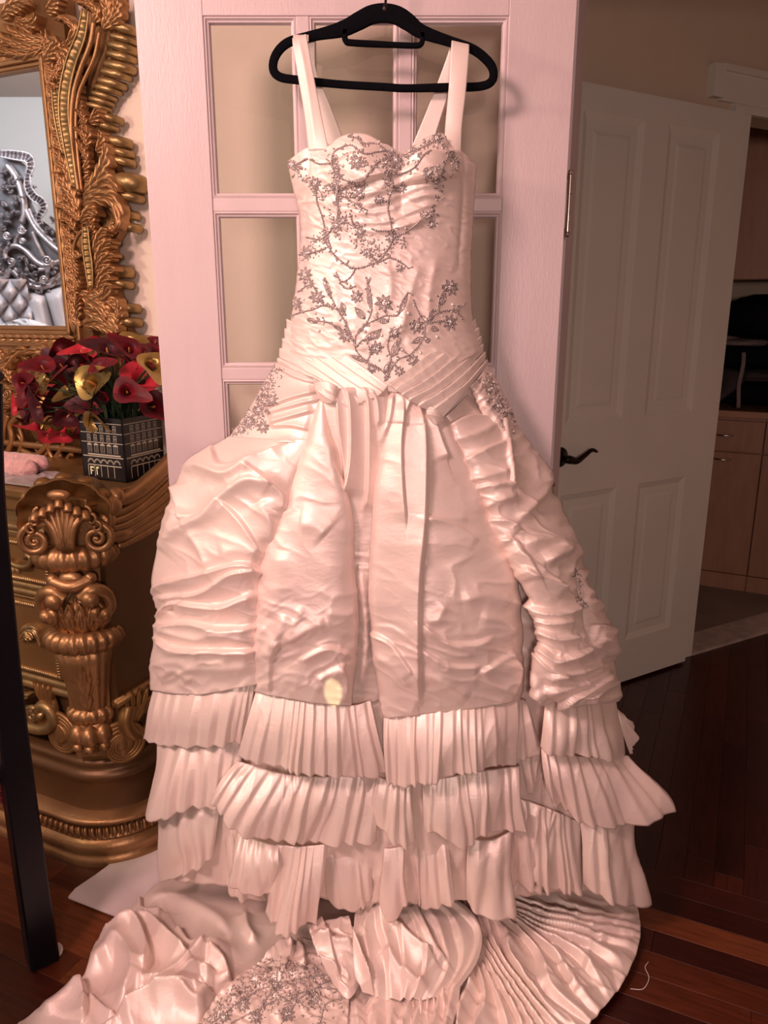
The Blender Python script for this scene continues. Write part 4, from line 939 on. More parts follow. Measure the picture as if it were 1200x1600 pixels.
for a, b, w in [((500, 620), (400, 580), 3.5), ((370, 330), (350, 270), 4), ((490, 370), (430, 300), 5), ((650, 590), (680, 490), 5), ((480, 500), (580, 430), 5), ((690, 340), (740, 210), 4), ((830, 480), (760, 510), 4), ((840, 500), (870, 490), 4), ((860, 390), (890, 310), 4), ((930, 290), (960, 220), 4),
                ((150, 370), (210, 390), 4), ((330, 310), (380, 350), 4), ((600, 690), (640, 610), 4), ((520, 310), (500, 150), 3), ((250, 130), (290, 250), 4), ((570, 380), (630, 385), 4), ((870, 420), (920, 435), 4)]:
    E.leaf(c8([a])[0], c8([b])[0], w)
for g in [(515, 130), (465, 255), (865, 255), (740, 335), (555, 335), (588, 465), (490, 440), (815, 567), (910, 475), (200, 335), (222, 440), (440, 455), (320, 305), (705, 550), (570, 610), (845, 375), (1000, 285), (695, 410), (135, 255), (180, 300)]:
    E.gem(c8([g])[0])
# bust: dense scrolls along the neckline and the cups
for p in ([(340, 330), (300, 260), (310, 180), (390, 140), (430, 150), (480, 190), (560, 180), (620, 175), (670, 210), (690, 230)], [(330, 260), (350, 330), (430, 350), (490, 330), (530, 270), (580, 230), (640, 200), (660, 180)],
          [(330, 380), (340, 430), (420, 440), (480, 400), (490, 330), (540, 270)], [(600, 260), (640, 300), (720, 300), (790, 260), (830, 200), (870, 170)], [(690, 220), (760, 180), (830, 150), (930, 100)], [(620, 300), (650, 370), (620, 480), (640, 600), (650, 680)],
          [(650, 690), (620, 750), (560, 820), (440, 860), (380, 840), (300, 770), (250, 690)], [(650, 680), (720, 650), (800, 590), (880, 520)], [(580, 820), (640, 800), (720, 840), (740, 860)], [(200, 380), (210, 470), (240, 560), (260, 650), (290, 740)],
          [(150, 680), (220, 690), (280, 650), (330, 560), (330, 440)], [(110, 780), (180, 770), (260, 740)], [(620, 470), (560, 450), (550, 470)], [(400, 460), (450, 490), (500, 520)], [(400, 540), (430, 620), (470, 610)], [(330, 400), (320, 470), (340, 540), (310, 620)],
          [(940, 120), (970, 200), (930, 300), (920, 400)], [(960, 160), (1010, 210), (1030, 290)], [(450, 90), (480, 130), (540, 130), (600, 160)], [(390, 90), (440, 100), (480, 150)], [(560, 820), (520, 780), (470, 760)], [(650, 640), (560, 640), (530, 630)], [(680, 690), (720, 700), (700, 740)],
          [(50, 260), (90, 250), (150, 220)], [(40, 220), (70, 280), (110, 270)], [(170, 225), (220, 250), (280, 250)]):
    E.vine(c7(p), .0012)
for pts, w, n in [([(300, 190), (320, 330), (350, 420), (440, 420)], 4.5, 150), ([(600, 200), (660, 230), (700, 260), (640, 300)], 5.5, 120), ([(700, 230), (800, 170), (900, 110), (950, 150)], 5, 120), ([(830, 300), (900, 280), (950, 330)], 5, 60), ([(610, 330), (640, 400), (700, 390)], 4, 45),
                  ([(170, 340), (200, 400), (250, 440), (300, 350)], 6, 70), ([(400, 560), (440, 660), (500, 720), (560, 760)], 8, 110), ([(260, 640), (220, 700), (130, 760), (200, 780)], 6, 80), ([(640, 620), (660, 700), (600, 770), (540, 830)], 6, 80), ([(820, 560), (880, 530), (870, 600)], 5, 40),
                  ([(390, 200), (440, 240), (490, 260)], 6, 50), ([(50, 230), (90, 270), (130, 330)], 4, 50), ([(980, 190), (1010, 230), (1020, 280)], 4, 45), ([(280, 520), (330, 620), (310, 660)], 5, 40), ([(900, 330), (930, 400), (920, 460)], 3, 25), ([(400, 470), (480, 510)], 5, 30), ([(460, 420), (420, 370)], 6, 60),
                  ([(640, 200), (600, 240), (560, 260)], 5, 40)]:
    E.scatter(c7(pts), w * .9, n)
for c, r in [((670, 230), 11), ((440, 240), 14), ((705, 390), 8), ((860, 300), 10), ((200, 360), 11), ((320, 610), 9), ((640, 680), 9), ((570, 455), 8), ((910, 100), 10), ((60, 250), 8), ((690, 860), 7), ((460, 650), 9), ((880, 600), 7), ((500, 770), 8), ((360, 580), 8), ((150, 770), 9)]:
    E.flower(c7([c])[0], r, 8)
for g in [(340, 685), (670, 225), (780, 240), (450, 230), (600, 765), (360, 260)]: E.gem(c7([g])[0])
E.done()
Eh = Emb('hipl')
Eh.scatter([(432, 575), (415, 605), (395, 640), (366, 678)], 6, 260)
Eh.scatter([(420, 600), (412, 640), (395, 665)], 6, 150)
for c, r in [((425, 625), 10), ((405, 640), 9), ((390, 660), 10), ((412, 668), 11), ((378, 672), 8)]: Eh.flower(c, r, 8)
Eh.done()
Er = Emb('hipr')
Er.scatter([(760, 590), (772, 615), (785, 640), (800, 670)], 6, 240)
for c, r in [((765, 610), 8), ((780, 635), 9), ((790, 660), 8)]: Er.flower(c, r, 8)
Er.done()
Ed = Emb('drape')
Ed.scatter([(898, 890), (904, 915), (906, 938), (918, 948)], 2.5, 60)
Ed.done()
Ei = Emb('inset')
Ei.scatter([(430, 1510), (390, 1540), (350, 1570), (320, 1600)], 9, 330)
Ei.scatter([(440, 1515), (500, 1520), (540, 1520)], 8, 220)
Ei.scatter([(420, 1560), (470, 1560), (520, 1570)], 14, 240)
for p in ([(330, 1600), (400, 1550), (470, 1530), (540, 1520)], [(360, 1600), (430, 1565), (500, 1545), (540, 1550)], [(440, 1600), (470, 1560), (520, 1530)], [(400, 1600), (410, 1570), (440, 1530)], [(500, 1600), (510, 1570), (540, 1560)]): Ei.vine(p)
for c, r in [((380, 1570), 13), ((430, 1540), 12), ((490, 1560), 14), ((450, 1585), 13), ((520, 1530), 10), ((350, 1590), 11), ((400, 1590), 12)]: Ei.flower(c, r, 9)
Ei.done()

# loose threads hanging from the hem
for i, pts in enumerate([[(604, 1428), (606, 1450), (604, 1500)], [(565, 1410), (560, 1430), (572, 1455)]]):
    MB().tube(np.array([P(x, y, 1.34) for x, y in cr(pts, 12)]), .0006, 5).build('loose_thread', 'satin_smooth', DRESS)
tag(MB().tube(np.array([G(x, y, .002) for x, y in cr([(985, 1545), (1005, 1545), (1014, 1528), (1008, 1512), (1013, 1503)], 30)]), .0009, 5).build('thread', 'satin_smooth'), 'loose pale thread curled on the wooden floor by the train', 'thread')

# ================================================================== HANGER
hc = cropper(400, 0, 3.0)
HANG = thing('clothes_hanger', P(602, 40, 1.52), 'black velvet clothes hanger holding the wedding dress', 'hanger')
def bar(pts, wd, dep=1.52, th_=.0045, n=60, closed=False):
    wd = np.asarray(wd, float)
    pl2 = cr(pts, n, closed); pp = P(pl2[:, 0], pl2[:, 1], np.full(n, dep))
    px2m = 1.5725 / 1200.0
    ww = np.interp(np.linspace(0, 1, n), np.linspace(0, 1, len(wd)), wd) * px2m / 2
    T = (np.roll(pp, -1, 0) - np.roll(pp, 1, 0)) if closed else np.gradient(pp, axis=0)
    T /= np.linalg.norm(T, axis=1, keepdims=True); Nn = np.cross(T, [0, 1, 0]); Nn /= np.linalg.norm(Nn, axis=1, keepdims=True)
    prof = [(-1, 0), (-.92, .7), (-.7, 1), (.7, 1), (.92, .7), (1, 0), (.92, -.7), (.7, -1), (-.7, -1), (-.92, -.7)]
    A = np.array([[pp[i] + Nn[i] * ww[i] * a + np.array([0, 1, 0]) * th_ * b for a, b in prof] for i in range(n)])
    mb = MB(); mb.grid(A, cu=True, cv=closed)
    return mb
o = bar(hc([(600, 62), (660, 72), (715, 105), (775, 148), (900, 192), (1010, 228), (1080, 280), (1112, 330), (1105, 380), (1050, 405), (900, 410), (700, 414), (600, 408), (400, 396), (200, 376), (110, 360), (80, 320), (95, 255), (150, 200), (250, 172), (400, 138), (480, 100), (540, 70)]),
        [24, 23, 18, 14, 12, 12, 12, 11, 11, 11, 10, 10, 10, 10, 10, 11, 11, 12, 12, 12, 14, 20, 23, 24], n=150, closed=True)
o.build('frame', 'black_velvet', HANG)
o = bar(hc([(418, 140), (416, 175), (424, 195), (450, 201), (600, 209), (740, 214), (772, 208), (780, 190), (780, 155)]), [8] * 3 + [7] * 3, n=60); o.build('trouser_bar', 'black_velvet', HANG)
hk = np.array([P(602, 30, 1.52), P(602, 12, 1.52), P(602, 2, 1.52)]); hk = np.vstack([hk, hk[-1] + np.array([[.004, 0, .03], [.018, .012, .075], [.0, .05, .098], [-.0, .075, .088], [0, .095, .083]])])
hk[-3:, 2] = [2.046, 2.046, 2.040]; hk[-4, 2] = 2.03; hk[-5, 2] = 1.99
mb = MB().tube(cr(hk, 40), .0022, 8); mb.sphere(P(602, 14, 1.52), .007, 10, 8, sc=(1, 1, 1.3)); mb.build('hook', 'black_metal', HANG)
# ================================================================== CARVED GOLD FURNITURE
def acanthus(mb, F, spine, width, h=.010, lobes=5, base=0.0, curl=.006, m=30, k=19, skirt=True):
    """leaf on a local plane: F(a,b,c)->world, spine 2-D points in that plane"""
    lobes = min(lobes, 5); m = max(m, 9 * lobes) if lobes > 1 else m
    sp = cr(spine, m); T = np.gradient(sp, axis=0); T /= np.linalg.norm(T, axis=1, keepdims=True) + 1e-9; Nn = np.stack([-T[:, 1], T[:, 0]], 1)
    t = np.linspace(0, 1, m)[:, None]; x = np.linspace(-1, 1, k)[None]
    env = np.sin(np.pi * np.clip(t * .93 + .07, 0, 1) ** .75) ** .7
    ph = lobes * (t + .26 * (1 - np.abs(x)))
    lob = np.abs(np.sin(np.pi * ph)) ** .6
    edge = np.abs(np.sin(np.pi * lobes * t)) ** .6
    w = width * env * (.58 + .42 * edge)
    a = sp[:, :1] + Nn[:, :1] * w * x + T[:, :1] * (-width * .35 * (x ** 2)) * 0
    b = sp[:, 1:] + Nn[:, 1:] * w * x
    # lobes sweep forward
    a = a + T[:, :1] * np.abs(x) * width * .55 * env; b = b + T[:, 1:] * np.abs(x) * width * .55 * env
    rel = np.sqrt(np.maximum(0, 1 - x ** 2)) * .70 + .30 * lob - .35 * np.exp(-(x / .14) ** 2) * (t < .95)
    c = base + h * np.maximum(rel, 0) * (.55 + .45 * np.sin(np.pi * t) ** .5) + curl * t ** 3
    if skirt: c[:, 0] = base - .006; c[:, -1] = base - .006; c[0] = np.minimum(c[0], base); 
    mb.grid(F(a, b, c))
def scroll2(mb, F, c, r0, turns, a0, thick, base=.0, dirn=1, n=60, r1=.12, eye=True, flat=1.0):
    t = np.linspace(0, 1, n); r = r0 * (1 - t) ** 1.15 + r0 * r1 * t
    a = a0 + dirn * t * turns * 2 * math.pi
    pts = F(c[0] + r * np.cos(a), c[1] + r * np.sin(a), base + .004 * t + 0 * a)
    mb.tube(pts, thick * (1 - .55 * t), 8)
    if eye: mb.sphere(F(np.array(c[0]), np.array(c[1]), np.array(base + .004)), r0 * r1 * 1.7, 10, 6)
def cable(mb, F, pts, rad, base, n=60, ribs=None, amp=.25):
    sp = cr(pts, n); r = np.full(n, rad)
    if ribs: r = rad * (1 - amp + amp * np.abs(np.sin(np.linspace(0, ribs * math.pi, n))))
    mb.tube(F(sp[:, 0], sp[:, 1], np.full(n, base)), r, 8)
def ribband(mb, F, pts, width, base, ribs, h=.006, n=None, rs=1.0):
    n = n or ribs * 6
    sp = cr(pts, n); T = np.gradient(sp, axis=0); T /= np.linalg.norm(T, axis=1, keepdims=True); Nn = np.stack([-T[:, 1], T[:, 0]], 1)
    t = np.linspace(0, 1, n); x = np.linspace(-1, 1, 9)
    w = width * (.35 + .65 * np.sin(np.pi * np.clip(t * .9 + .08, 0, 1)) ** .6)
    a = sp[:, :1] + Nn[:, :1] * w[:, None] * x; b = sp[:, 1:] + Nn[:, 1:] * w[:, None] * x
    rib = np.abs(np.sin(ribs * math.pi * t))[:, None]
    c = base + h * (-.6 * (1 - x ** 2)[None] + .5 * rib * (1 - x[None] ** 4)) + h * .6
    c = np.broadcast_to(c, a.shape).copy()
    mb.grid(F(a, b, c))
    mb.tube(F(a[:, 0], b[:, 0], c[:, 0] + .001), rs * width * .20 * (w / width), 6); mb.tube(F(a[:, -1], b[:, -1], c[:, -1] + .001), rs * width * .20 * (w / width), 6)

# ------------------------------------------------ the mirror
MF = lambda a, b, c: W(a, c, b)                      # plane coordinates: s, z, height off the wall
def mp(pts, n=.075): return [tuple(float(q) for q in onW(np.array(float(x)), np.array(float(y)), n)) for x, y in pts]
IS, IZ0, IZ1 = -1.728, 1.352, 2.003                  # inner opening: right edge, bottom, top
IS0 = -2.32
MIR = thing('gold_mirror', W((IS + IS0) / 2, .05, .99), 'carved gold baroque mirror above the gold dresser', 'mirror')
mb = MB(); mb.hexa([W(IS0, .040, IZ0), W(IS, .040, IZ0), W(IS, MIR_N, IZ0), W(IS0, MIR_N, IZ0), W(IS0, .040, IZ1), W(IS, .040, IZ1), W(IS, MIR_N, IZ1), W(IS0, MIR_N, IZ1)])
mb.build('looking_glass', 'mirror', MIR, False)
# backing board behind the carving
fb = MB()
def plate(pts2, n0, n1, mbx):
    k = len(pts2); v = [W(a, n0, b) for a, b in pts2] + [W(a, n1, b) for a, b in pts2]
    mbx.add(v, [tuple(range(k, 2 * k))] + [tuple(range(k - 1, -1, -1))] + [(i, (i + 1) % k, k + (i + 1) % k, k + i) for i in range(k)])
wbox(fb, IS - .002, IS + .095, .016, .058, 1.20, 2.16); wbox(fb, IS0 - .1, IS + .095, .016, .058, 1.20, IZ0 + .002); wbox(fb, IS0 - .1, IS + .095, .016, .058, IZ1 - .002, 2.16); wbox(fb, IS0 - .1, IS0 + .002, .016, .058, 1.2, 2.16)
wbox(fb, IS + .095, IS + .15, .016, .040, 1.22, 1.62)
fb.build('backing_frame', 'gold', MIR, False)
# inner moulding, three steps
for (o0, o1, nn) in ((.000, .010, .064), (.010, .022, .072), (.046, .056, .070)):
    mb = MB()
    wbox(mb, IS + o0, IS + o1, .055, nn, IZ0 - o1, IZ1 + o1); wbox(mb, IS0 - o1, IS + o1, .055, nn, IZ0 - o1, IZ0 - o0); wbox(mb, IS0 - o1, IS + o1, .055, nn, IZ1 + o0, IZ1 + o1); wbox(mb, IS0 - o1, IS0 - o0, .055, nn, IZ0 - o1, IZ1 + o1)
    bevel(mb.build('inner_moulding', 'gold', MIR, False), .003, 3)
# laurel on the inner moulding
lm = MB()
z = IZ0 - .02
while z < IZ1 + .03:
    for sg in (-1, 1):
        acanthus(lm, MF, [(IS + .034, z), (IS + .034 + sg * .005, z + .028), (IS + .034 + sg * .008, z + .062)], .0085, .009, 1, .062, .003, 12, 7)
    z += .038
s = IS + .03
while s > IS0 - .05:
    for zz, sg in ((IZ0 - .034, 1), (IZ1 + .034, -1)):
        for q in (-1, 1): acanthus(lm, MF, [(s, zz + q * .003), (s - .02, zz + q * .008), (s - .046, zz + q * .012)], .009, .009, 1, .062, .003, 12, 7)
    s -= .034
lm.build('laurel_band', 'gold', MIR)
# right border carving traced to the wall plane
cv = MB(); rb = MB()
ribband(rb, MF, mp([(141, 18), (134, 58), (119, 98), (109, 140), (107, 180), (112, 220), (124, 292)]), .0165, .082, 17, .012)
ribband(rb, MF, mp([(88, 140), (92, 170), (98, 205), (104, 240)]), .014, .074, 9, .010)
ribband(rb, MF, mp([(138, 355), (139, 385), (143, 415), (146, 450)]), .013, .078, 10, .010)
cable(cv, MF, mp([(152, 36), (146, 72), (132, 108), (121, 145), (117, 185), (119, 230), (128, 300)]), .0065, .086)
cable(cv, MF, mp([(158, 50), (150, 90), (136, 122), (125, 150), (121, 190), (124, 240), (130, 300)]), .005, .080)
cable(cv, MF, mp([(98, 120), (104, 160), (106, 210), (114, 260), (126, 305)]), .006, .078)
cable(cv, MF, mp([(130, 360), (120, 375), (116, 395), (122, 402), (130, 398)]), .005, .078)
def lf(pts, w, lob=5, h=.021, base=.064, curl=.018, n=.075): acanthus(cv, MF, mp(pts, n), w * .00190, h, lob, base, curl)
big = [([(128, 305), (150, 285), (165, 255), (172, 225)], 15, 6), ([(128, 312), (150, 296), (172, 284), (190, 300)], 15, 6), ([(128, 320), (150, 308), (178, 312), (190, 345), (184, 362)], 14, 7), ([(125, 350), (138, 332), (150, 330), (158, 338)], 10, 5),
       ([(125, 345), (112, 330), (100, 322), (92, 325)], 11, 5), ([(122, 330), (110, 300), (98, 280), (90, 270)], 12, 6), ([(110, 290), (104, 262), (92, 240), (84, 232)], 10, 5), ([(118, 360), (108, 345), (98, 345)], 9, 4), ([(138, 232), (132, 212), (122, 200)], 8, 4),
       ([(138, 250), (130, 232), (126, 218)], 7, 4), ([(150, 240), (160, 222), (162, 205)], 9, 4), ([(140, 195), (150, 182), (158, 170)], 9, 4), ([(134, 196), (130, 182), (124, 172)], 7, 4), ([(134, 230), (140, 210), (138, 195)], 7, 3),
       ([(148, 420), (158, 395), (172, 380), (182, 378)], 11, 6), ([(148, 430), (160, 412), (176, 400), (184, 402)], 10, 6), ([(148, 445), (160, 432), (176, 420), (186, 424)], 11, 6), ([(150, 460), (162, 440), (172, 432), (178, 438)], 9, 5), ([(145, 400), (155, 375), (165, 362), (176, 362)], 10, 5),
       ([(130, 478), (150, 470), (165, 462), (172, 448), (184, 450)], 12, 6), ([(128, 482), (150, 490), (172, 496), (190, 520)], 17, 7), ([(122, 455), (138, 468), (158, 480), (172, 500)], 13, 6), ([(128, 510), (150, 505), (172, 515), (188, 535)], 13, 6), ([(118, 420), (122, 438), (124, 456)], 9, 5), ([(112, 400), (118, 420), (126, 436)], 9, 5),
       ([(175, 520), (184, 500), (188, 480), (186, 465)], 9, 5), ([(120, 500), (122, 478), (130, 462)], 8, 4), ([(160, 465), (172, 470), (186, 482), (190, 498)], 9, 5),
       # upper corner
       ([(66, 98), (82, 80), (92, 66), (84, 60)], 11, 5), ([(78, 70), (92, 78), (102, 92), (104, 112)], 12, 6), ([(100, 78), (112, 60), (116, 44), (104, 30), (92, 34)], 9, 6), ([(96, 90), (92, 110), (86, 130)], 10, 5), ([(86, 132), (94, 118), (104, 112)], 8, 4),
       ([(70, 62), (48, 62), (28, 54), (12, 40)], 12, 6), ([(66, 72), (42, 74), (18, 66), (0, 50)], 11, 6), ([(60, 78), (38, 84), (14, 82), (-8, 78)], 9, 5), ([(145, 40), (150, 20), (140, 6), (122, 4)], 10, 5), ([(160, 48), (168, 24), (164, 0), (150, -14)], 13, 6), ([(172, 40), (182, 20), (184, 0), (180, -20)], 11, 5),
       ([(20, 30), (40, 40), (56, 36), (62, 24)], 11, 5), ([(0, 30), (14, 14), (32, 8), (48, 10)], 12, 6), ([(70, 20), (84, 8), (96, -6)], 11, 5),
       # lower border
       ([(110, 560), (84, 552), (60, 548), (36, 552)], 13, 7), ([(100, 575), (76, 570), (50, 575), (28, 590)], 13, 7), ([(40, 545), (24, 552), (10, 570), (-4, 590)], 13, 7), ([(20, 600), (10, 580), (-2, 572)], 10, 5), ([(70, 585), (48, 600), (26, 606), (6, 600)], 11, 6), ([(60, 600), (42, 615), (24, 620)], 10, 5), ([(36, 610), (24, 622), (14, 630)], 10, 5),
       ([(160, 545), (180, 540), (196, 530), (204, 536)], 12, 5), ([(140, 560), (165, 556), (190, 560)], 12, 5), ([(0, 645), (10, 632), (28, 628)], 9, 4)]
for p, w, lo in big: lf(p, w, lo)
fr_ = random.Random(11)
for y in range(110, 515, 17):                         # smaller leaves filling the border between the big ones
    xc = np.interp(y, [100, 300, 515], [88, 112, 128]); L = 20
    for sd_ in (-1, 1):
        a_ = fr_.uniform(.3, 1.0); x0 = xc + sd_ * 3 + (10 if sd_ > 0 else 0)
        lf([(x0, y + 8), (x0 + sd_ * L * .5, y), (x0 + sd_ * L * .85, y - L * a_)], 7.5, 4, .015, .060, .010)
for x in range(-10, 130, 18):
    lf([(x, 545), (x + 8, 556), (x + 20, 560 + fr_.uniform(-4, 6))], 8, 4, .014, .060, .010); lf([(x, 580), (x + 10, 590), (x + 20, 584)], 8, 4, .014, .060, .010)
    lf([(x, 80), (x + 8, 70), (x + 20, 68)], 7, 4, .014, .060, .010)
# backing that carries the fluted shell edge
cont = mp([(140, -20), (184, -20), (184, 40), (180, 70), (172, 100), (160, 125), (148, 150), (150, 172), (158, 180), (156, 200), (166, 212), (176, 232), (180, 262), (190, 272), (192, 300), (186, 330), (188, 360), (176, 384), (172, 420), (178, 440), (186, 470), (192, 500), (205, 525), (208, 545), (150, 560), (120, 500), (110, 300), (105, 150), (120, 60)], .04)
bkp = MB(); plate(cont, .014, .040, bkp); bkp.build('border_ground', 'gold', MIR, False)
# fluted shell edge on the outside of the border
for (x, y, L, r) in [(178, 36, 20, 6.5), (176, 52, 20, 5), (174, 66, 22, 6.5), (172, 80, 22, 6), (170, 96, 24, 6.5), (164, 108, 22, 6), (158, 122, 20, 6), (152, 132, 18, 5), (146, 142, 16, 4.5), (142, 151, 16, 4.5), (138, 160, 16, 4.5), (158, 178, 12, 6), (150, 190, 12, 6), (168, 215, 18, 8), (172, 232, 18, 6), (174, 246, 18, 6), (186, 280, 22, 14), (188, 302, 18, 7),
                   (170, 420, 18, 10), (174, 440, 14, 7), (184, 478, 16, 8), (186, 500, 16, 8), (205, 530, 16, 10), (182, 330, 16, 7), (188, 350, 12, 7)]:
    a, b = mp([(x - L * .6, y)])[0]; a2, b2 = mp([(x + L * .55, y + 3)])[0]
    pts = np.array([W(a, .058, b), W(a + (a2 - a) * .4, .058, b + (b2 - b) * .4), W(a + (a2 - a) * .8, .052, b2), W(a2, .040, b2 - .002), W(a2 + .002, .02, b2 - .003)])
    MB().tube(cr(pts, 14), np.interp(np.linspace(0, 1, 14), [0, .5, 1], [.7, 1.05, 1.0]) * r * .00165, 10).build('flute', 'gold_pale', MIR)
for c, r, a0, d in [((118, 400), 9, 0, 1), ((150, 462), 8, 2, -1), ((176, 356), 8, 1, 1), ((10, 615), 14, 0, 1), ((90, 575), 10, 3, -1), ((26, 690), 16, 2.5, -1), ((60, 700), 12, 0, 1), ((118, 112), 7, 0, 1)]:
    scroll2(cv, MF, mp([c])[0], r * .00148, 1.6, a0, .0055, .074, d)
for p, rr in [([(2, 720), (14, 690), (12, 665), (26, 652), (36, 660)], .010), ([(20, 720), (30, 690), (26, 668), (38, 655)], .007), ([(0, 690), (2, 670), (8, 650)], .009), ([(30, 705), (50, 712), (66, 700), (72, 686)], .009), ([(74, 690), (72, 705), (80, 718), (92, 712)], .008), ([(82, 716), (92, 700), (96, 690)], .007), ([(98, 722), (104, 712), (110, 712)], .006), ([(28, 715), (55, 722), (72, 706)], .006)]:
    cable(cv, MF, mp(p, .10), rr, .088)
cv.build('carved_foliage', 'gold', MIR)
rb.build('ribbed_scroll', 'gold_pale', MIR)
mb = MB(); cable(mb, MF, [(IS0 - .1, 1.012), (IS - .1, 1.012), (IS + .12, 1.012)], .010, .085, 10); wbox(mb, IS0 - .1, IS + .10, .016, .05, 1.0, 1.21)
mb.build('bottom_rail', 'gold', MIR)

# ------------------------------------------------ the dresser
DS, DNF, DTOP = -1.335, .405, .985              # right side, front face, top height
DL = -2.75
DRS = thing('dresser', W(-1.9, .2, 0), 'carved gold baroque dresser below the mirror', 'dresser')
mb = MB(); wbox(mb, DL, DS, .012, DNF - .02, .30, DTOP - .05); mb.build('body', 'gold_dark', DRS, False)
mb = MB(); wbox(mb, DL, DS + .012, .012, DNF + .03, DTOP - .022, DTOP); wbox(mb, DL, DS + .004, .012, DNF + .012, DTOP - .06, DTOP - .022)
bevel(mb.build('top', 'gold_panel', DRS, False), .004, 3)
FF = lambda a, b, c: W(a, DNF + c, b)             # front face plane
SF = lambda a, b, c: W(DS + c, a, b)              # side face plane (a = n)
# front mouldings
mb = MB()
for z, r in ((.878, .010), (.864, .006), (.858, .004), (.728, .010), (.709, .010), (.694, .004), (.470, .011), (.448, .012)):
    mb.tube([W(DL, DNF - .004, z), W(-1.45, DNF - .004, z)], r, 10)
wbox(mb, DL, -1.45, DNF - .03, DNF - .002, .864, .925); wbox(mb, DL, -1.45, DNF - .03, DNF - .004, .44, .87)
mb.build('front_moulding', 'gold_pale', DRS, True, 40)
for z0, z1 in ((.738, .852), (.486, .690)):
    d = MB(); wbox(d, DL + .05, -1.492, DNF - .02, DNF + .006, z0, z1); dr = bevel(d.build('drawer', 'gold_panel', DRS, False), .003)
    # rope border
    rp = MB()
    s = -1.50
    a0, a1 = DL + .06, -1.498
    for zz in (z0 + .010, z1 - .010):
        n = int((a1 - max(a0, -2.05)) / .0075)
        for i in range(n):
            sx = a1 - i * .0075
            rp.sphere(W(sx, DNF + .007, zz), .0065, 6, 4, ax=np.array([WU * .8 + np.array([0, 0, .6]), WN, np.array([0, 0, .8]) - WU * .6]), sc=(.5, .8, 1.3))
    n = int((z1 - z0 - .02) / .0075)
    for i in range(n):
        rp.sphere(W(a1, DNF + .007, z0 + .012 + i * .0075), .0065, 6, 4, sc=(1.2, 1, .5))
    rp.build('rope_border', 'gold_pale', dr)
    pm = MB(); zc = (z0 + z1) / 2; sc_ = -1.60 if z0 > .6 else -1.555
    if z0 > .6:
        cable(pm, FF, [(sc_ - .10, zc + .02), (sc_ - .05, zc + .012), (sc_, zc - .010), (sc_ + .045, zc - .008), (sc_ + .062, zc + .012), (sc_ + .048, zc + .022), (sc_ + .042, zc + .012)], .0065, .016)
        for q in range(5): acanthus(pm, FF, [(sc_ - .08 + .018 * q, zc + .014 - .004 * q), (sc_ - .072 + .018 * q, zc - .014 - .002 * q), (sc_ - .055 + .016 * q, zc - .030)], .008, .006, 2, .010, .002, 12, 7)
    else:
        acanthus(pm, FF, [(sc_ - .06, zc + .005), (sc_ - .03, zc + .028), (sc_, zc + .024), (sc_ + .018, zc - .014)], .013, .012, 3, .010, .004)
        acanthus(pm, FF, [(sc_ - .06, zc - .010), (sc_ - .035, zc + .012), (sc_ - .012, zc + .002)], .010, .010, 3, .012, .004)
        scroll2(pm, FF, (sc_ - .03, zc + .004), .018, 1.3, 0, .004, .014)
    pm.build('pull', 'gold_pale', dr)
# front apron scroll
ap = MB()
cable(ap, FF, [(-1.72, .335), (-1.62, .325), (-1.565, .335), (-1.535, .362), (-1.545, .395), (-1.572, .400), (-1.585, .380), (-1.570, .368)], .016, .010)
cable(ap, FF, [(-1.72, .40), (-1.66, .385), (-1.62, .375), (-1.595, .385)], .014, .014)
scroll2(ap, FF, (-1.60, .372), .022, 1.2, 1, .009, .018); scroll2(ap, FF, (-1.645, .40), .02, 1.2, 3, .009, .016)
acanthus(ap, FF, [(-1.70, .42), (-1.66, .405), (-1.63, .415), (-1.60, .43)], .014, .014, 3, .01, .004)
ap.build('apron_scroll', 'gold_pale', DRS)
wb = MB(); wbox(wb, DL, DS - .02, .03, DNF - .05, .20, .45); wb.build('apron', 'gold_panel', DRS, False)
# plinth: rounded corner, swept profile
def plinth_path(off):
    s1, n1, r = -1.275 + off, .478 + off, .20 + off
    pts = [(DL, n1)] + [(s1 - r + r * math.cos(a), n1 - r + r * math.sin(a)) for a in np.linspace(math.pi / 2, 0, 22)] + [(s1, .012)]
    return np.array(pts)
def sweep(mbx, prof):
    A = np.array([[W(a, n, z) for a, n in plinth_path(o)] for o, z in prof])
    mbx.grid(A)
pb = MB(); sweep(pb, [(0, 0), (.002, .012), (-.002, .022), (-.006, .026), (-.006, .032), (.000, .042), (-.002, .058), (-.010, .066), (-.014, .070)]); pb.build('plinth', 'gold', DRS)
pb = MB(); sweep(pb, [(-.014, .070), (-.020, .072), (-.020, .110), (-.012, .114), (-.010, .122), (-.016, .128), (-.05, .134)]); pb.build('plinth_frieze', 'gold', DRS)
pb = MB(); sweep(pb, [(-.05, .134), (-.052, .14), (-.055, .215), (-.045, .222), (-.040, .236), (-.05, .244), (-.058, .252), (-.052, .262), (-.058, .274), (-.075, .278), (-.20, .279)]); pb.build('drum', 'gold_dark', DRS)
eg = MB(); pth = plinth_path(-.014); seg = np.linalg.norm(np.diff(pth, axis=0), axis=1); cum = np.concatenate([[0], np.cumsum(seg)])
q = cum[-1] - .02
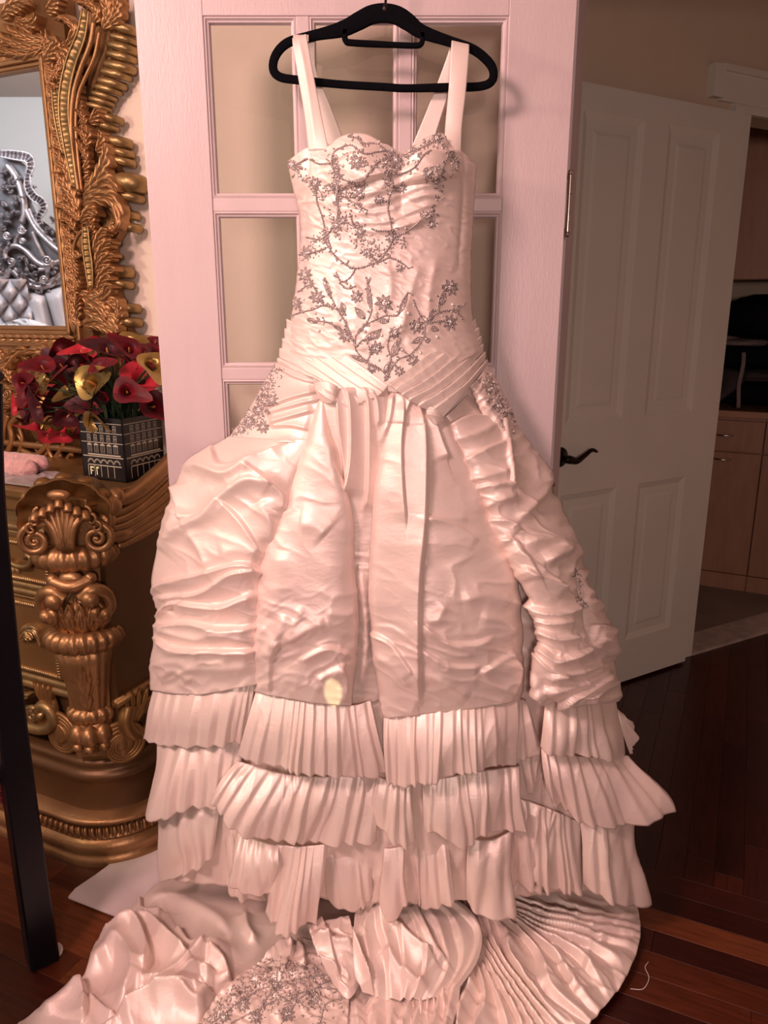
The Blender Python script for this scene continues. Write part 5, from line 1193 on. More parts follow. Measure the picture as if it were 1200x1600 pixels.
while q > .9:
    a, n = np.interp(q, cum, pth[:, 0]), np.interp(q, cum, pth[:, 1]); a2, n2 = np.interp(q + .002, cum, pth[:, 0]), np.interp(q + .002, cum, pth[:, 1])
    tx = W(a2, n2, 0) - W(a, n, 0); tx /= np.linalg.norm(tx)
    eg.sphere(W(a, n, .091), .016, 8, 6, ax=np.array([tx, np.cross([0, 0, 1], tx), [0, 0, 1]]), sc=(.38, .6, 1.05))
    eg.sphere(W(a2 + (a2 - a) * 4.5, n2 + (n2 - n) * 4.5, .091), .016, 6, 5, ax=np.array([tx, np.cross([0, 0, 1], tx), [0, 0, 1]]), sc=(.16, .35, .95))
    q -= .0185
eg.build('egg_moulding', 'gold', DRS)
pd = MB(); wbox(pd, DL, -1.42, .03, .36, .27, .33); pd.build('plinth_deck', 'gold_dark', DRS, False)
# corner post: a stack of carved drums facing the room corner
PC = W(-1.405, .405, 0)
PDx = (WU * .55 + WN * .84); PDx /= np.linalg.norm(PDx)     # facing direction of the post
PRx = np.cross(PDx, [0, 0, 1]); PRx /= np.linalg.norm(PRx)
if PRx @ WU < 0: PRx = -PRx
def PF(a, b, c):                                            # front plane of the post: across, up, out
    a, b, c = np.broadcast_arrays(np.asarray(a, float), np.asarray(b, float), np.asarray(c, float))
    return PC + a[..., None] * PRx + c[..., None] * PDx + b[..., None] * np.array([0, 0, 1.])
def post_lathe(name, prof, flutes, famp, m='gold', squash=.8, a_half=math.pi):
    ph = np.linspace(-math.pi, math.pi, 97)[:-1]
    A = []
    for r, z in prof:
        fl2 = 1 + famp * (np.abs(np.sin(ph * flutes / 2)) - .5)
        rr = r * fl2
        A.append(PF(rr * np.sin(ph), z + 0 * ph, rr * np.cos(ph) * squash))
    return MB().grid(np.array(A), cu=True).build(name, m, DRS)
blk = MB(); blk.hexa([PF(-.055, .30, -.10), PF(.055, .30, -.10), PF(.045, .30, .015), PF(-.045, .30, .015), PF(-.075, .93, -.10), PF(.075, .93, -.10), PF(.06, .93, .02), PF(-.06, .93, .02)]); blk.build('post_core', 'gold', DRS, False)
post_lathe('gadroon_collar', [(.058, .868), (.078, .866), (.092, .852), (.096, .835), (.086, .815), (.066, .808)], 22, .14)
post_lathe('gadroon_collar', [(.056, .652), (.076, .650), (.088, .638), (.091, .620), (.080, .602), (.060, .596)], 22, .14)
# tapered leg with leaf
post_lathe('tapered_leg', [(.062, .600), (.072, .592), (.064, .560), (.054, .50), (.046, .45), (.044, .432)], 18, .05)
pl3 = MB()
for sg, w in ((0, .017), (-1, .012), (1, .012), (-.5, .012), (.5, .012)):
    acanthus(pl3, PF, [(sg * .006, .44), (sg * .014, .49), (sg * .026, .535 - .02 * abs(sg)), (sg * .034, .565 - .03 * abs(sg))], w, .010, 3, .040 - .012 * abs(sg), .012)
pl3.build('leg_leaf', 'gold', DRS)
post_lathe('ankle', [(.044, .440), (.056, .434), (.060, .420), (.054, .404), (.040, .398)], 14, .12)
ft = MB()
for a, c in ((-.030, .028), (0, .044), (.030, .030)):
    ft.sphere(PF(a, .372, c), .030, 12, 8, sc=(.72, .9, 1.05)); ft.sphere(PF(a * 1.05, .345, c + .010), .018, 10, 6, sc=(.8, 1, .8))
ft.sphere(PF(0, .385, .005), .050, 14, 8, sc=(1, .8, .8)); ft.build('paw_foot', 'gold', DRS)
ftb = MB(); ftb.hexa([PF(-.05, .27, -.08), PF(.05, .27, -.08), PF(.04, .27, -.01), PF(-.04, .27, -.01), PF(-.035, .36, -.08), PF(.035, .36, -.08), PF(.03, .36, .0), PF(-.03, .36, .0)]); ftb.build('foot_block', 'gold_panel', DRS, False)
# scroll mask between the collars
mk = MB()
for sg in (-1, 1):
    mk.tube(cr([PF(sg * .020, .745, .060), PF(sg * .045, .765, .062), PF(sg * .072, .750, .048), PF(sg * .078, .715, .040), PF(sg * .060, .690, .050), PF(sg * .045, .700, .062), PF(sg * .050, .722, .064)], 30), np.linspace(.020, .010, 30), 10)
    mk.sphere(PF(sg * .040, .745, .068), .022, 12, 8); mk.sphere(PF(sg * .066, .700, .050), .018, 10, 8); mk.sphere(PF(sg * .042, .792, .055), .015, 10, 8)
    for k in range(3):
        acanthus(mk, PF, [(sg * (.012 + .02 * k), .735), (sg * (.012 + .022 * k), .70), (sg * (.008 + .020 * k), .662)], .012, .012, 2, .058 - .006 * k, -.006)
mk.tube(cr([PF(-.045, .790, .055), PF(0, .778, .070), PF(.045, .790, .055)], 16), .015, 10)
mk.sphere(PF(0, .795, .060), .020, 12, 8, sc=(1.4, .8, .9))
post_lathe('fluted_bulb', [(.040, .750), (.056, .735), (.070, .710), (.076, .690), (.070, .668), (.058, .652)], 14, .16)
mk.build('scroll_mask', 'gold', DRS)
# shell capital
sh = MB(); ph = np.linspace(R(-35), R(215), 70); rr_ = np.linspace(0, 1, 16)
A = []
for f in rr_:
    sc = 1 + .06 * np.abs(np.sin(ph * 5)) * f
    A.append(PF(.098 * f * np.cos(ph) * sc, .945 + .080 * f * np.sin(ph) * sc, .02 + .045 * f ** 2.2 + .006 * np.sin(ph * 10) * f))
sh.grid(np.array(A))
A2_ = np.array([PF(.098 * k_ * np.cos(ph) * (1 + .06 * np.abs(np.sin(ph * 5))), .945 + .080 * k_ * np.sin(ph) * (1 + .06 * np.abs(np.sin(ph * 5))), d_) for k_, d_ in ((1, .065), (1.03, .060), (1.02, .045), (.97, .01), (.9, -.05))]); sh.grid(A2_)
for a in np.linspace(R(30), R(150), 5): sh.sphere(PF(.092 * math.cos(a), .945 + .082 * math.sin(a), .030), .020, 12, 8, sc=(1, 1, .7))
sh.build('shell_capital', 'gold_panel', DRS)
sl = MB()
for k, x in enumerate(np.linspace(-1, 1, 7)):
    top = .985 - .030 * abs(x); sl.tube(cr([PF(x * .012, .870, .075), PF(x * .022, .92, .075), PF(x * .040, top - .012, .070), PF(x * .052, top, .085), PF(x * .056, top - .012, .095)], 20), np.linspace(.008, .010, 20), 8)
sl.sphere(PF(0, 1.0, .085), .016, 12, 8, sc=(1.7, .8, .8))
for sg in (-1, 1):
    scroll2(sl, lambda a, b, c: PF(a, b, c), (sg * .068, .890), .036, 1.9, R(90), .0095, .062, -sg, r1=.10)
    for k in range(3): scroll2(sl, PF, (sg * (.050 + .010 * k), .955 - .018 * k), .014, 1.0, R(90), .005, .070, -sg, eye=False)
sl.build('capital_palmette', 'gold', DRS)
# side: top acanthus sweep along the side edge, lower rail and volutes
sd = MB()
SA = [(.36, .915), (.26, .935), (.14, .99), (.03, 1.05), (-.02, 1.055)]
for k in range(6):
    o = k * .014
    sp = [(.40 - .01 * k, .935 - o * 1.2), (.31, .935 - o * 1.2), (.20 - .008 * k, .975 - o * 1.35), (.10 - .004 * k, 1.022 - o * 1.1), (.03 + .012 * k, 1.035 - o * .9)]
    q = cr(sp, 40); sd.tube(SF(q[:, 0], q[:, 1], np.full(40, .016 + .004 * math.sin(k))), np.interp(np.linspace(0, 1, 40), [0, .3, .8, 1], [.007, .012, .013, .008]), 8)
q = cr([(.39, .962), (.30, .962), (.19, 1.000), (.09, 1.050), (.02, 1.062), (-.04, 1.05)], 40); sd.tube(SF(q[:, 0], q[:, 1], np.full(40, .014)), np.interp(np.linspace(0, 1, 40), [0, .3, 1], [.010, .022, .018]), 10)
for a, b, r, d in ((.10, .965, .034, 1), (.03, .975, .03, -1), (.06, .925, .022, 1)): scroll2(sd, SF, (a, b), r, 1.5, 0, .009, .014, d)
for k in range(6): 
    a = .30 - .035 * k; acanthus(sd, SF, [(a, .925), (a - .012, .895), (a + .004, .862 + .006 * k)], .015, .012, 2, .006, .006)
sd.sphere(SF(np.array(.37), np.array(.955), np.array(.02)), .028, 12, 8); sd.sphere(SF(np.array(.385), np.array(.925), np.array(.02)), .022, 12, 8); sd.sphere(SF(np.array(.35), np.array(.975), np.array(.02)), .022, 12, 8)
sd.tube([SF(np.array(.38), np.array(.885), np.array(.01)), SF(np.array(.33), np.array(.875), np.array(.012)), SF(np.array(.28), np.array(.88), np.array(.01))], [.016, .018, .008], 10)
sd.build('side_acanthus', 'gold', DRS)
sr = MB(); sr.tube([W(DS + .004, .40, .452), W(DS + .004, .02, .452)], .012, 10)
cable(sr, SF, [(.36, .43), (.375, .39), (.35, .345), (.30, .335), (.25, .365), (.20, .40), (.10, .41)], .020, .008)
scroll2(sr, SF, (.29, .392), .030, 1.4, 0, .010, .014)
for k in range(5): acanthus(sr, SF, [(.27 - .04 * k, .385), (.255 - .04 * k, .410), (.225 - .04 * k, .428)], .016, .014, 3, .008, .006)
sr.build('side_scroll', 'gold_panel', DRS)
# volutes standing on the drum
def vol(name, c, a0, dirn, Fp, lean):
    v = MB()
    for k in range(4):
        t = np.linspace(0, 1, 60); r = (.062 - .012 * k) * (1 - t) ** .9 + .006; a = a0 + dirn * t * 1.9 * 2 * math.pi
        v.tube(Fp(c[0] + r * np.cos(a), c[1] + r * np.sin(a), .012 + .010 * t), .0075 * (1 - .3 * t), 7)
    v.sphere(Fp(np.array(c[0]), np.array(c[1]), np.array(.0)), .055, 16, 10, sc=(.5, .5, .95))
    for k in range(4):
        acanthus(v, Fp, [(c[0] + lean * (.010 + .010 * k), c[1] + .05), (c[0] + lean * (.020 + .013 * k), c[1] + .095), (c[0] + lean * (.015 + .020 * k), c[1] + .14)], .010, .010, 2, .012, .004)
    return v.build(name, 'gold_panel', DRS)
VC = W(-1.352, .372, 0); VNn = WU * .85 + WN * .53; VNn /= np.linalg.norm(VNn); VAx = np.cross(VNn, [0, 0, 1.])
if VAx @ WU < 0: VAx = -VAx
def V1(a, b, c):
    a, b, c = np.broadcast_arrays(np.asarray(a, float), np.asarray(b, float), np.asarray(c, float))
    return VC + a[..., None] * VAx + b[..., None] * np.array([0, 0, 1.]) + c[..., None] * VNn
vol('volute', (.0, .328), R(180), -1, V1, 1)
V2 = lambda a, b, c: W(np.asarray(a), .395 + np.asarray(c), np.asarray(b) + 0 * np.asarray(a))
vol('volute', (-1.52, .325), R(180), -1, V2, -1)
rf = MB()
for k in range(4): acanthus(rf, V2, [(-1.70 + .03 * k, .30), (-1.69 + .03 * k, .33), (-1.665 + .02 * k, .36)], .014, .012, 3, .006, .004)
rf.sphere(W(-1.665, .40, .315), .020, 12, 8); rf.build('apron_rosette', 'gold_panel', DRS)
# ================================================================== FLOWERS IN THE PRINTED PLANTER
M['planter'] = mat('black_gloss_box', (0.010, 0.009, 0.011), 0.3, var=.2, vscale=20)
M['print'] = mat('cream_print', (0.50, 0.47, 0.36), 0.5, var=.25, vscale=200)
M['print_lit'] = mat('lit_sign_print', (0.80, 0.84, 0.45), 0.5, var=.1, vscale=200)
M['lily_burgundy'] = mat('burgundy_lily', (0.075, 0.006, 0.011), 0.5, var=.6, vscale=30, spec=.25, col2=(0.20, 0.007, 0.015))
M['lily_red'] = mat('crimson_lily', (0.46, 0.016, 0.035), 0.5, var=.5, vscale=30, col2=(0.26, 0.01, 0.016))
M['lily_plum'] = mat('plum_lily', (0.034, 0.008, 0.012), 0.5, var=.6, vscale=30, spec=.25, col2=(0.11, 0.010, 0.018))
M['lily_gold'] = mat('gold_lily', (0.44, 0.30, 0.10), 0.32, 0.8, var=.4, vscale=20)
M['spadix'] = mat('spadix_yellow', (0.62, 0.24, 0.06), 0.6, var=.3, vscale=300)
M['stem'] = mat('dark_green_stem', (0.018, 0.040, 0.016), 0.5, var=.4, vscale=30)
BS0, BS1, BN0, BN1, BZ0, BZ1 = -1.497, -1.356, .128, .268, DTOP + .001, DTOP + .158
PLT = thing('planter', W((BS0 + BS1) / 2, (BN0 + BN1) / 2, BZ0), 'black square planter printed with a white town house facade', 'planter')
mb = MB(); t_ = .004
wbox(mb, BS0, BS1, BN1 - t_, BN1, BZ0, BZ1); wbox(mb, BS0, BS1, BN0, BN0 + t_, BZ0, BZ1); wbox(mb, BS0, BS0 + t_, BN0, BN1, BZ0, BZ1); wbox(mb, BS1 - t_, BS1, BN0, BN1, BZ0, BZ1); wbox(mb, BS0, BS1, BN0, BN1, BZ0, BZ0 + t_)
wbox(mb, BS0 + t_, BS1 - t_, BN0 + t_, BN1 - t_, BZ1 - .03, BZ1 - .02)
mb.build('box', 'planter', PLT, False)
def facade(Fp, wd):
    pr = MB()
    def rect(a0, a1, b0, b1):
        pr.add([Fp(a0, b0), Fp(a1, b0), Fp(a1, b1), Fp(a0, b1)], [(0, 1, 2, 3)])
    def frame(a0, a1, b0, b1, w=.0011):
        rect(a0, a0 + w, b0, b1); rect(a1 - w, a1, b0, b1); rect(a0, a1, b1 - w, b1); rect((a0 + a1) / 2 - w * .4, (a0 + a1) / 2 + w * .4, b0, b1)
    xs = np.linspace(.030, wd - .026, 5)
    for b in (.094, .118, .142): rect(.004, wd - .002, b, b + .0016)
    rect(.006, wd - .004, .058, .0605); rect(.022, wd - .012, .0625, .066)
    for x in xs:
        frame(x - .006, x + .006, .069, .088); rect(x - .0085, x + .0085, .088, .0892)
        pr.add([Fp(x - .008, .0895), Fp(x + .008, .0895), Fp(x, .093)], [(0, 1, 2)])
        for b in (.097, .121): frame(x - .0052, x + .0052, b, b + .017)
        rect(x - .005, x + .005, .105, .106); rect(x - .005, x + .005, .129, .130)
        for k in range(12):
            a0, a1 = math.pi * k / 12, math.pi * (k + 1) / 12
            for r0, r1 in ((.0098, .0112), (.0076, .0086)):
                pr.add([Fp(x + r0 * math.cos(a0), .042 + r0 * math.sin(a0)), Fp(x + r1 * math.cos(a0), .042 + r1 * math.sin(a0)), Fp(x + r1 * math.cos(a1), .042 + r1 * math.sin(a1)), Fp(x + r0 * math.cos(a1), .042 + r0 * math.sin(a1))], [(0, 1, 2, 3)])
        rect(x - .0115, x - .0098, .008, .036)
    rect(.020, wd - .012, .036, .0385)
    return pr
f1 = facade(lambda a, b: W(BS0 + a, BN1 + .0006, BZ0 + b), BS1 - BS0).build('facade_print', 'print', PLT, False); f1['kind'] = 'stuff'
f2 = facade(lambda a, b: W(BS1 + .0006, BN1 - a, BZ0 + b), BN1 - BN0).build('facade_print', 'print', PLT, False); f2['kind'] = 'stuff'
lt = MB()
def lrect(a0, a1, b0, b1): lt.add([W(BS0 + a0, BN1 + .0009, BZ0 + b0), W(BS0 + a1, BN1 + .0009, BZ0 + b0), W(BS0 + a1, BN1 + .0009, BZ0 + b1), W(BS0 + a0, BN1 + .0009, BZ0 + b1)], [(0, 1, 2, 3)])
lrect(.0255, .0290, .012, .0325); lrect(.0290, .0375, .0285, .0325); lrect(.0290, .0350, .0205, .0235)     # F
lrect(.0455, .0545, .0285, .0325); lrect(.0455, .0485, .012, .0285)
lt.build('lettering', 'print_lit', PLT, False)

def calla_mesh(m, wide, tip):
    u = np.linspace(0, 2 * math.pi, 25); v = np.linspace(0, 1, 15)[:, None]
    r = (.0045 + .010 * v + .020 * wide * v ** 2.6 + .010 * np.maximum(0, v - .8) / .2)
    back = .5 + .5 * np.cos(u)[None]
    Lz = .058 * v * (.78 + .30 * back) - .010 * np.maximum(0, v - .8) / .2 * (1 - back)
    tipx = tip * .026 * (v ** 5) * np.maximum(0, np.cos(u))[None] ** 5
    wob = 1 + .10 * (v ** 4) * np.sin(3 * u + 1)[None]
    X = r * np.cos(u)[None] * wob + tipx; Y = r * np.sin(u)[None] * wob * .92 + .003 * v * np.sin(u * .5)[None]
    A = np.stack([X, Y, Lz + .3 * tipx], -1)
    me = bpy.data.meshes.new('spathe'); mb = MB().grid(A); me.from_pydata(np.concatenate(mb.v), [], mb.f); me.update()
    me.polygons.foreach_set('use_smooth', np.ones(len(me.polygons), bool)); me.materials.append(M[m])
    return me
def spadix_mesh():
    mb = MB().tube([(0, 0, .006), (.001, 0, .02), (.002, 0, .036), (.002, 0, .044)], [.0022, .0032, .003, .001], 8)
    me = bpy.data.meshes.new('spadix'); me.from_pydata(np.concatenate(mb.v), [], mb.f); me.update(); me.materials.append(M['spadix']); me.polygons.foreach_set('use_smooth', np.ones(len(me.polygons), bool)); return me
LM = {c: [calla_mesh('lily_' + c, w, t) for w, t in ((1.0, 1.0), (.75, 1.3), (1.2, .8))] for c in ('burgundy', 'red', 'plum', 'gold')}
SPX = spadix_mesh()
LBL = {'burgundy': 'deep burgundy calla lily in the planter, %s from left of the burgundy ones', 'red': 'bright crimson calla lily in the planter, %s from left of the crimson ones', 'plum': 'dark plum calla lily in the planter, %s from left of the plum ones', 'gold': 'metallic gold calla lily in the planter, %s from left of the gold ones'}
ORD = ['first', 'second', 'third', 'fourth', 'fifth', 'sixth', 'seventh', 'eighth', 'ninth', 'tenth', 'eleventh', 'twelfth', 'thirteenth', 'fourteenth', 'fifteenth', 'sixteenth', 'seventeenth', 'eighteenth', 'nineteenth', 'twentieth', 'twenty-first']
k9 = 4.444
FL = [(430, 205, 'burgundy', 1.0), (575, 225, 'red', 1.0), (640, 300, 'red', 1.2), (750, 215, 'plum', 1.2), (530, 300, 'plum', 1.0), (430, 320, 'plum', 1.1), (420, 400, 'burgundy', 1.0), (365, 300, 'gold', .9), (335, 420, 'gold', 1.0),
      (200, 520, 'burgundy', 1.3), (215, 620, 'burgundy', 1.2), (285, 610, 'plum', 1.2), (420, 560, 'burgundy', 1.35), (545, 580, 'gold', 1.2), (640, 440, 'gold', 1.3), (770, 480, 'burgundy', 1.5), (880, 500, 'burgundy', 1.2), (985, 410, 'red', 1.4),
      (880, 310, 'red', 1.1), (1050, 320, 'gold', 1.3), (815, 290, 'gold', 1.0), (890, 150, 'gold', .9), (900, 205, 'burgundy', 1.0), (1010, 240, 'burgundy', 1.1), (1085, 250, 'burgundy', 1.0), (1065, 600, 'burgundy', 1.3), (770, 610, 'gold', 1.2),
      (670, 700, 'gold', 1.1), (556, 770, 'burgundy', 1.5), (400, 710, 'gold', 1.2), (245, 730, 'red', 1.0), (285, 770, 'gold', .9), (335, 790, 'red', .8), (480, 440, 'plum', 1.0), (560, 440, 'plum', .9), (645, 590, 'plum', 1.1), (690, 210, 'red', .8), (250, 500, 'red', .9), (120, 610, 'red', .7), (655, 170, 'red', .7), (160, 440, 'burgundy', 1.0), (330, 510, 'red', .9), (480, 510, 'gold', .8), (720, 560, 'red', .9), (345, 640, 'burgundy', 1.0), (480, 660, 'plum', 1.0), (180, 690, 'plum', .9), (610, 500, 'burgundy', 1.1), (700, 340, 'burgundy', 1.0), (940, 560, 'plum', .8), (300, 330, 'burgundy', 1.0), (230, 420, 'gold', .8), (960, 300, 'burgundy', 1.0), (430, 790, 'red', .8), (1075, 160, 'burgundy', .7)]
PCt = W((BS0 + BS1) / 2, (BN0 + BN1) / 2, BZ1 - .02)
for i, (x, y, c, sz) in enumerate(FL):
    px, py = x / k9, 500 + y / k9
    n_ = .20 + .075 * math.sin(i * 2.4) - .04 * (y < 300)
    s_, z_ = onW(np.array(px), np.array(py), n_); ctr = W(float(s_), n_, float(z_))
    out = ctr - (PCt + np.array([0, 0, .04])); out /= np.linalg.norm(out) + 1e-9
    view = CAMP - ctr; view /= np.linalg.norm(view)
    ax = out * .75 + view * random.uniform(.35, 1.0) + np.array([0, 0, .25]) + np.array([random.gauss(0, .25) for _ in range(3)])
    if y > 650: ax = out * .6 + view * .5 + np.array([0, 0, -.55])
    ax /= np.linalg.norm(ax)
    q = Vector(ax).to_track_quat('Z', 'X').to_matrix() @ Matrix.Rotation(random.random() * 6.28, 3, 'Z')
    base = ctr - ax * .024 * sz
    root = thing('calla_lily', base, LBL[c] % ORD[sorted(q_[0] for q_ in FL if q_[2] == c).index(x)], 'flower', c + ' calla lilies in the planter')
    mat4 = Matrix.Translation(base) @ q.to_4x4() @ Matrix.Scale(sz * .74, 4)
    for nm, me in (('spathe', LM[c][i % 3]), ('spadix', SPX)):
        if nm == 'spadix' and c == 'gold' and i % 2: continue
        o = bpy.data.objects.new(nm, me); COL.objects.link(o); o.parent = root; o.matrix_parent_inverse = Matrix.Translation(-root.location); o.matrix_basis = mat4
    mid = PCt * .5 + base * .5 + np.array([0, 0, .02])
    MB().tube(cr([PCt + np.array([random.gauss(0, .012), random.gauss(0, .012), -.01]), mid, base - ax * .015, base + ax * .002], 12), .0028, 6).build('stem', 'stem', root)
bl = MB()
for i in range(110):
    a = random.random() * 6.28; r = random.uniform(.02, .13); h = random.uniform(.04, .15)
    b0 = PCt + np.array([random.gauss(0, .025), random.gauss(0, .025), 0]); tip = b0 + np.array([r * math.cos(a), r * math.sin(a), h])
    if ((tip - WO) @ WN) < .03: tip = tip + WN * .1
    q = cr([b0, b0 * .5 + tip * .5 + np.array([0, 0, .02]), tip], 8); wv = np.cross(tip - b0, [0, 0, 1.]); wv /= np.linalg.norm(wv) + 1e-9
    wd = .0045 * np.sin(np.linspace(.4, math.pi, 8))[:, None]
    bl.grid(np.stack([q - wv * wd, q + np.array([0, 0, .001]), q + wv * wd], 1))
tag(bl.build('grassy_leaves', 'stem'), 'dark green grassy leaves filling the black planter', 'leaves', kind='stuff')

# ================================================================== ODDMENTS ON THE DRESSER
M['pink_fluff'] = mat('pink_fleece', (0.74, 0.42, 0.40), 0.95, var=.25, vscale=60, bump=.8, bscale=160, sheen=.6)
def fluff(name, p0, p1, r, label, seed):
    n, k = 60, 40; t = np.linspace(0, 1, n)[:, None]; a = np.linspace(0, 2 * math.pi, k, endpoint=False)[None]
    p0, p1 = np.array(p0), np.array(p1); T = (p1 - p0) / np.linalg.norm(p1 - p0); U = np.cross(T, [0, 0, 1.]); U /= np.linalg.norm(U); V_ = np.cross(U, T)
    rr = r * np.minimum(1, (np.sin(np.pi * t) * 3.0 + 1e-9)) ** .5 * (1 + .16 * (fbm(t * 30 + 0 * a, a * 5 + 0 * t, seed, 3) - .5) * 2)
    A = p0 + (p1 - p0) * t[..., None] + rr[..., None] * (np.cos(a)[..., None] * U + np.sin(a)[..., None] * V_)
    A[..., 2] = np.maximum(A[..., 2], DTOP + .0015)
    return tag(MB().grid(A, cu=True).build(name, 'pink_fluff'), label, 'fabric', 'pink fleece rolls on the dresser')
fluff('fleece_roll', W(-1.82, .33, DTOP + .024), W(-1.605, .318, DTOP + .022), .0235, 'pale pink fleece roll in front on the dresser top', 4)
fluff('fleece_roll', W(-1.82, .285, DTOP + .028), W(-1.615, .272, DTOP + .026), .022, 'pale pink fleece roll behind, against the mirror foot', 8)
mP = glass_mat('clear_plastic', (0.86, 0.84, 0.86), .16)
d_ = mP.node_tree.nodes.new('ShaderNodeBsdfDiffuse'); d_.inputs[0].default_value = (.62, .55, .56, 1)
nt = mP.node_tree; o_ = [n for n in nt.nodes if n.type == 'OUTPUT_MATERIAL'][0]; m0 = [n for n in nt.nodes if n.type == 'MIX_SHADER'][0]
m2 = nt.nodes.new('ShaderNodeMixShader'); m2.inputs[0].default_value = .55; nt.links.new(m0.outputs[0], m2.inputs[1]); nt.links.new(d_.outputs[0], m2.inputs[2]); nt.links.new(m2.outputs[0], o_.inputs[0])
M['plastic'] = mP
a = np.linspace(0, 1, 70)[None]; b = np.linspace(0, 1, 40)[:, None]
S_ = -1.86 + (.335 + .03 * b) * a; N_ = .25 + .155 * b + .0 * a
Z_ = DTOP + .0025 + .010 * crinkle(a * 200 + 0 * b, b * 100 + 0 * a, .5, 30, 18, 3) * np.sin(np.pi * b) ** .4
keep = W(S_ + 0 * b, N_ + 0 * a, Z_)
tag(MB().grid(keep).build('plastic_bag', 'plastic'), 'crumpled clear plastic bag flat on the dresser top', 'bag')

# ================================================================== BLACK CHAIR, TASSEL, CARD
CH = thing('black_chair', P(68, 1496, 1.40) * [1, 1, 0], 'black wooden chair at the left photo edge, its slim back post showing', 'chair')
path = [(66, 1494), (38, 1300), (12, 1100), (-8, 900), (-18, 780), (-21, 700), (-22, 640), (-22, 600)]
pp = P(*(np.array(cr(path, 40)).T), np.full(40, 1.40)); pp[0, 2] = .004
mb = MB(); ca, sa = math.cos(R(38)), math.sin(R(38)); e1 = np.array([ca, sa, 0]); e2 = np.array([-sa, ca, 0])
hw = np.linspace(.030, .024, 40)
A = np.array([[pp[i] + hw[i] * (x * e1 + y * e2) for x, y in ((-1, -.85), (-.85, -1), (.85, -1), (1, -.85), (1, .85), (.85, 1), (-.85, 1), (-1, .85))] for i in range(40)])
mb.grid(A, cu=True); mb.f.append(tuple(range(7, -1, -1))); mb.build('back_post', 'black_wood', CH, False)
c0 = pp[-1]
mb = MB(); q = np.array([c0 + [.034, -.004, .014], c0 + [.022, -.004, .016], c0 + [-.1, -.004, .02], c0 + [-.4, -.004, .02]])
mb.tube(cr(q, 20), np.interp(np.linspace(0, 1, 20), [0, .05, .12, 1], [.006, .022, .027, .027]), 16, up=[0, 0, 1], flat=1.0); mb.build('crest_rail', 'black_wood', CH)
sx = pp[22][0]
mb = MB(); mb.box((sx - .27, 1.20, .455), (.44, .44, .04)); bevel(mb.build('seat', 'black_wood', CH, False), .008, 3)
for dx, dy in ((-.47, 1.39), (-.47, 1.0), (-.07, 1.0)):
    mb = MB(); mb.box((sx + dx, dy, .2185), (.04, .04, .433)); bevel(mb.build('leg', 'black_wood', CH, False), .003)
mb = MB(); mb.box((sx - .47, 1.395, .86), (.04, .04, .80)); mb.build('back_post', 'black_wood', CH, False)
mb = MB()
for k, (r_, z_) in enumerate([]): pass
fp = G(76, 1490, 0); th2 = np.linspace(0, 2 * math.pi, 18, endpoint=False)
mb.grid(np.array([[fp + np.array([r_ * math.cos(t), r_ * math.sin(t), z_]) for t in th2] for r_, z_ in ((.030, .0005), (.031, .003), (.026, .0042), (.001, .0043))]), cu=True)
mb.build('foot_pad', 'paper', CH)['label'] = 'small white felt pad under the post'
M['red_yarn'] = mat('red_yarn', (0.30, 0.012, 0.020), .9, var=.4, vscale=100, bump=.6, bscale=200, sheen=.4)
tc_ = P(-8, 1236, 1.47)
mb = MB()
for i in range(420):
    d = np.array([random.gauss(0, 1) for _ in range(3)]); d /= np.linalg.norm(d)
    e = tc_ + d * .034 * random.uniform(.8, 1.1) + np.array([0, 0, -.006]); mb.tube([tc_ + d * .008, (tc_ + e) / 2, e], [.0018, .0018, .0010], 4)
mb.tube([tc_, tc_ + np.array([0, -.02, .08]), tc_ * [1, 0, 0] + np.array([0, 1.41, .437])], .0015, 6)
tag(mb.build('red_pompom', 'red_yarn'), 'fuzzy red yarn pompom hanging behind the black chair post', 'pompom', kind='thing')
crd = [(107, 1404), (118, 1391), (150, 1366), (178, 1345), (246, 1322), (330, 1330), (330, 1420), (240, 1440), (178, 1430)]
top = np.array([G(x, y, .012 if i < 3 else .008) for i, (x, y) in enumerate(crd)]); bot = top.copy(); bot[:, 2] -= .004
top[0, 2] += .006; top[1, 2] += .006; bot[:2, 2] += .004
mb = MB(); k = len(crd); mb.add(np.vstack([bot, top]), [tuple(range(k, 2 * k)), tuple(range(k - 1, -1, -1))] + [(i, (i + 1) % k, k + (i + 1) % k, k + i) for i in range(k)])
tag(mb.build('card_sheet', 'paper', None, False), 'white card sheet on the floor under the train beside the dresser', 'card')

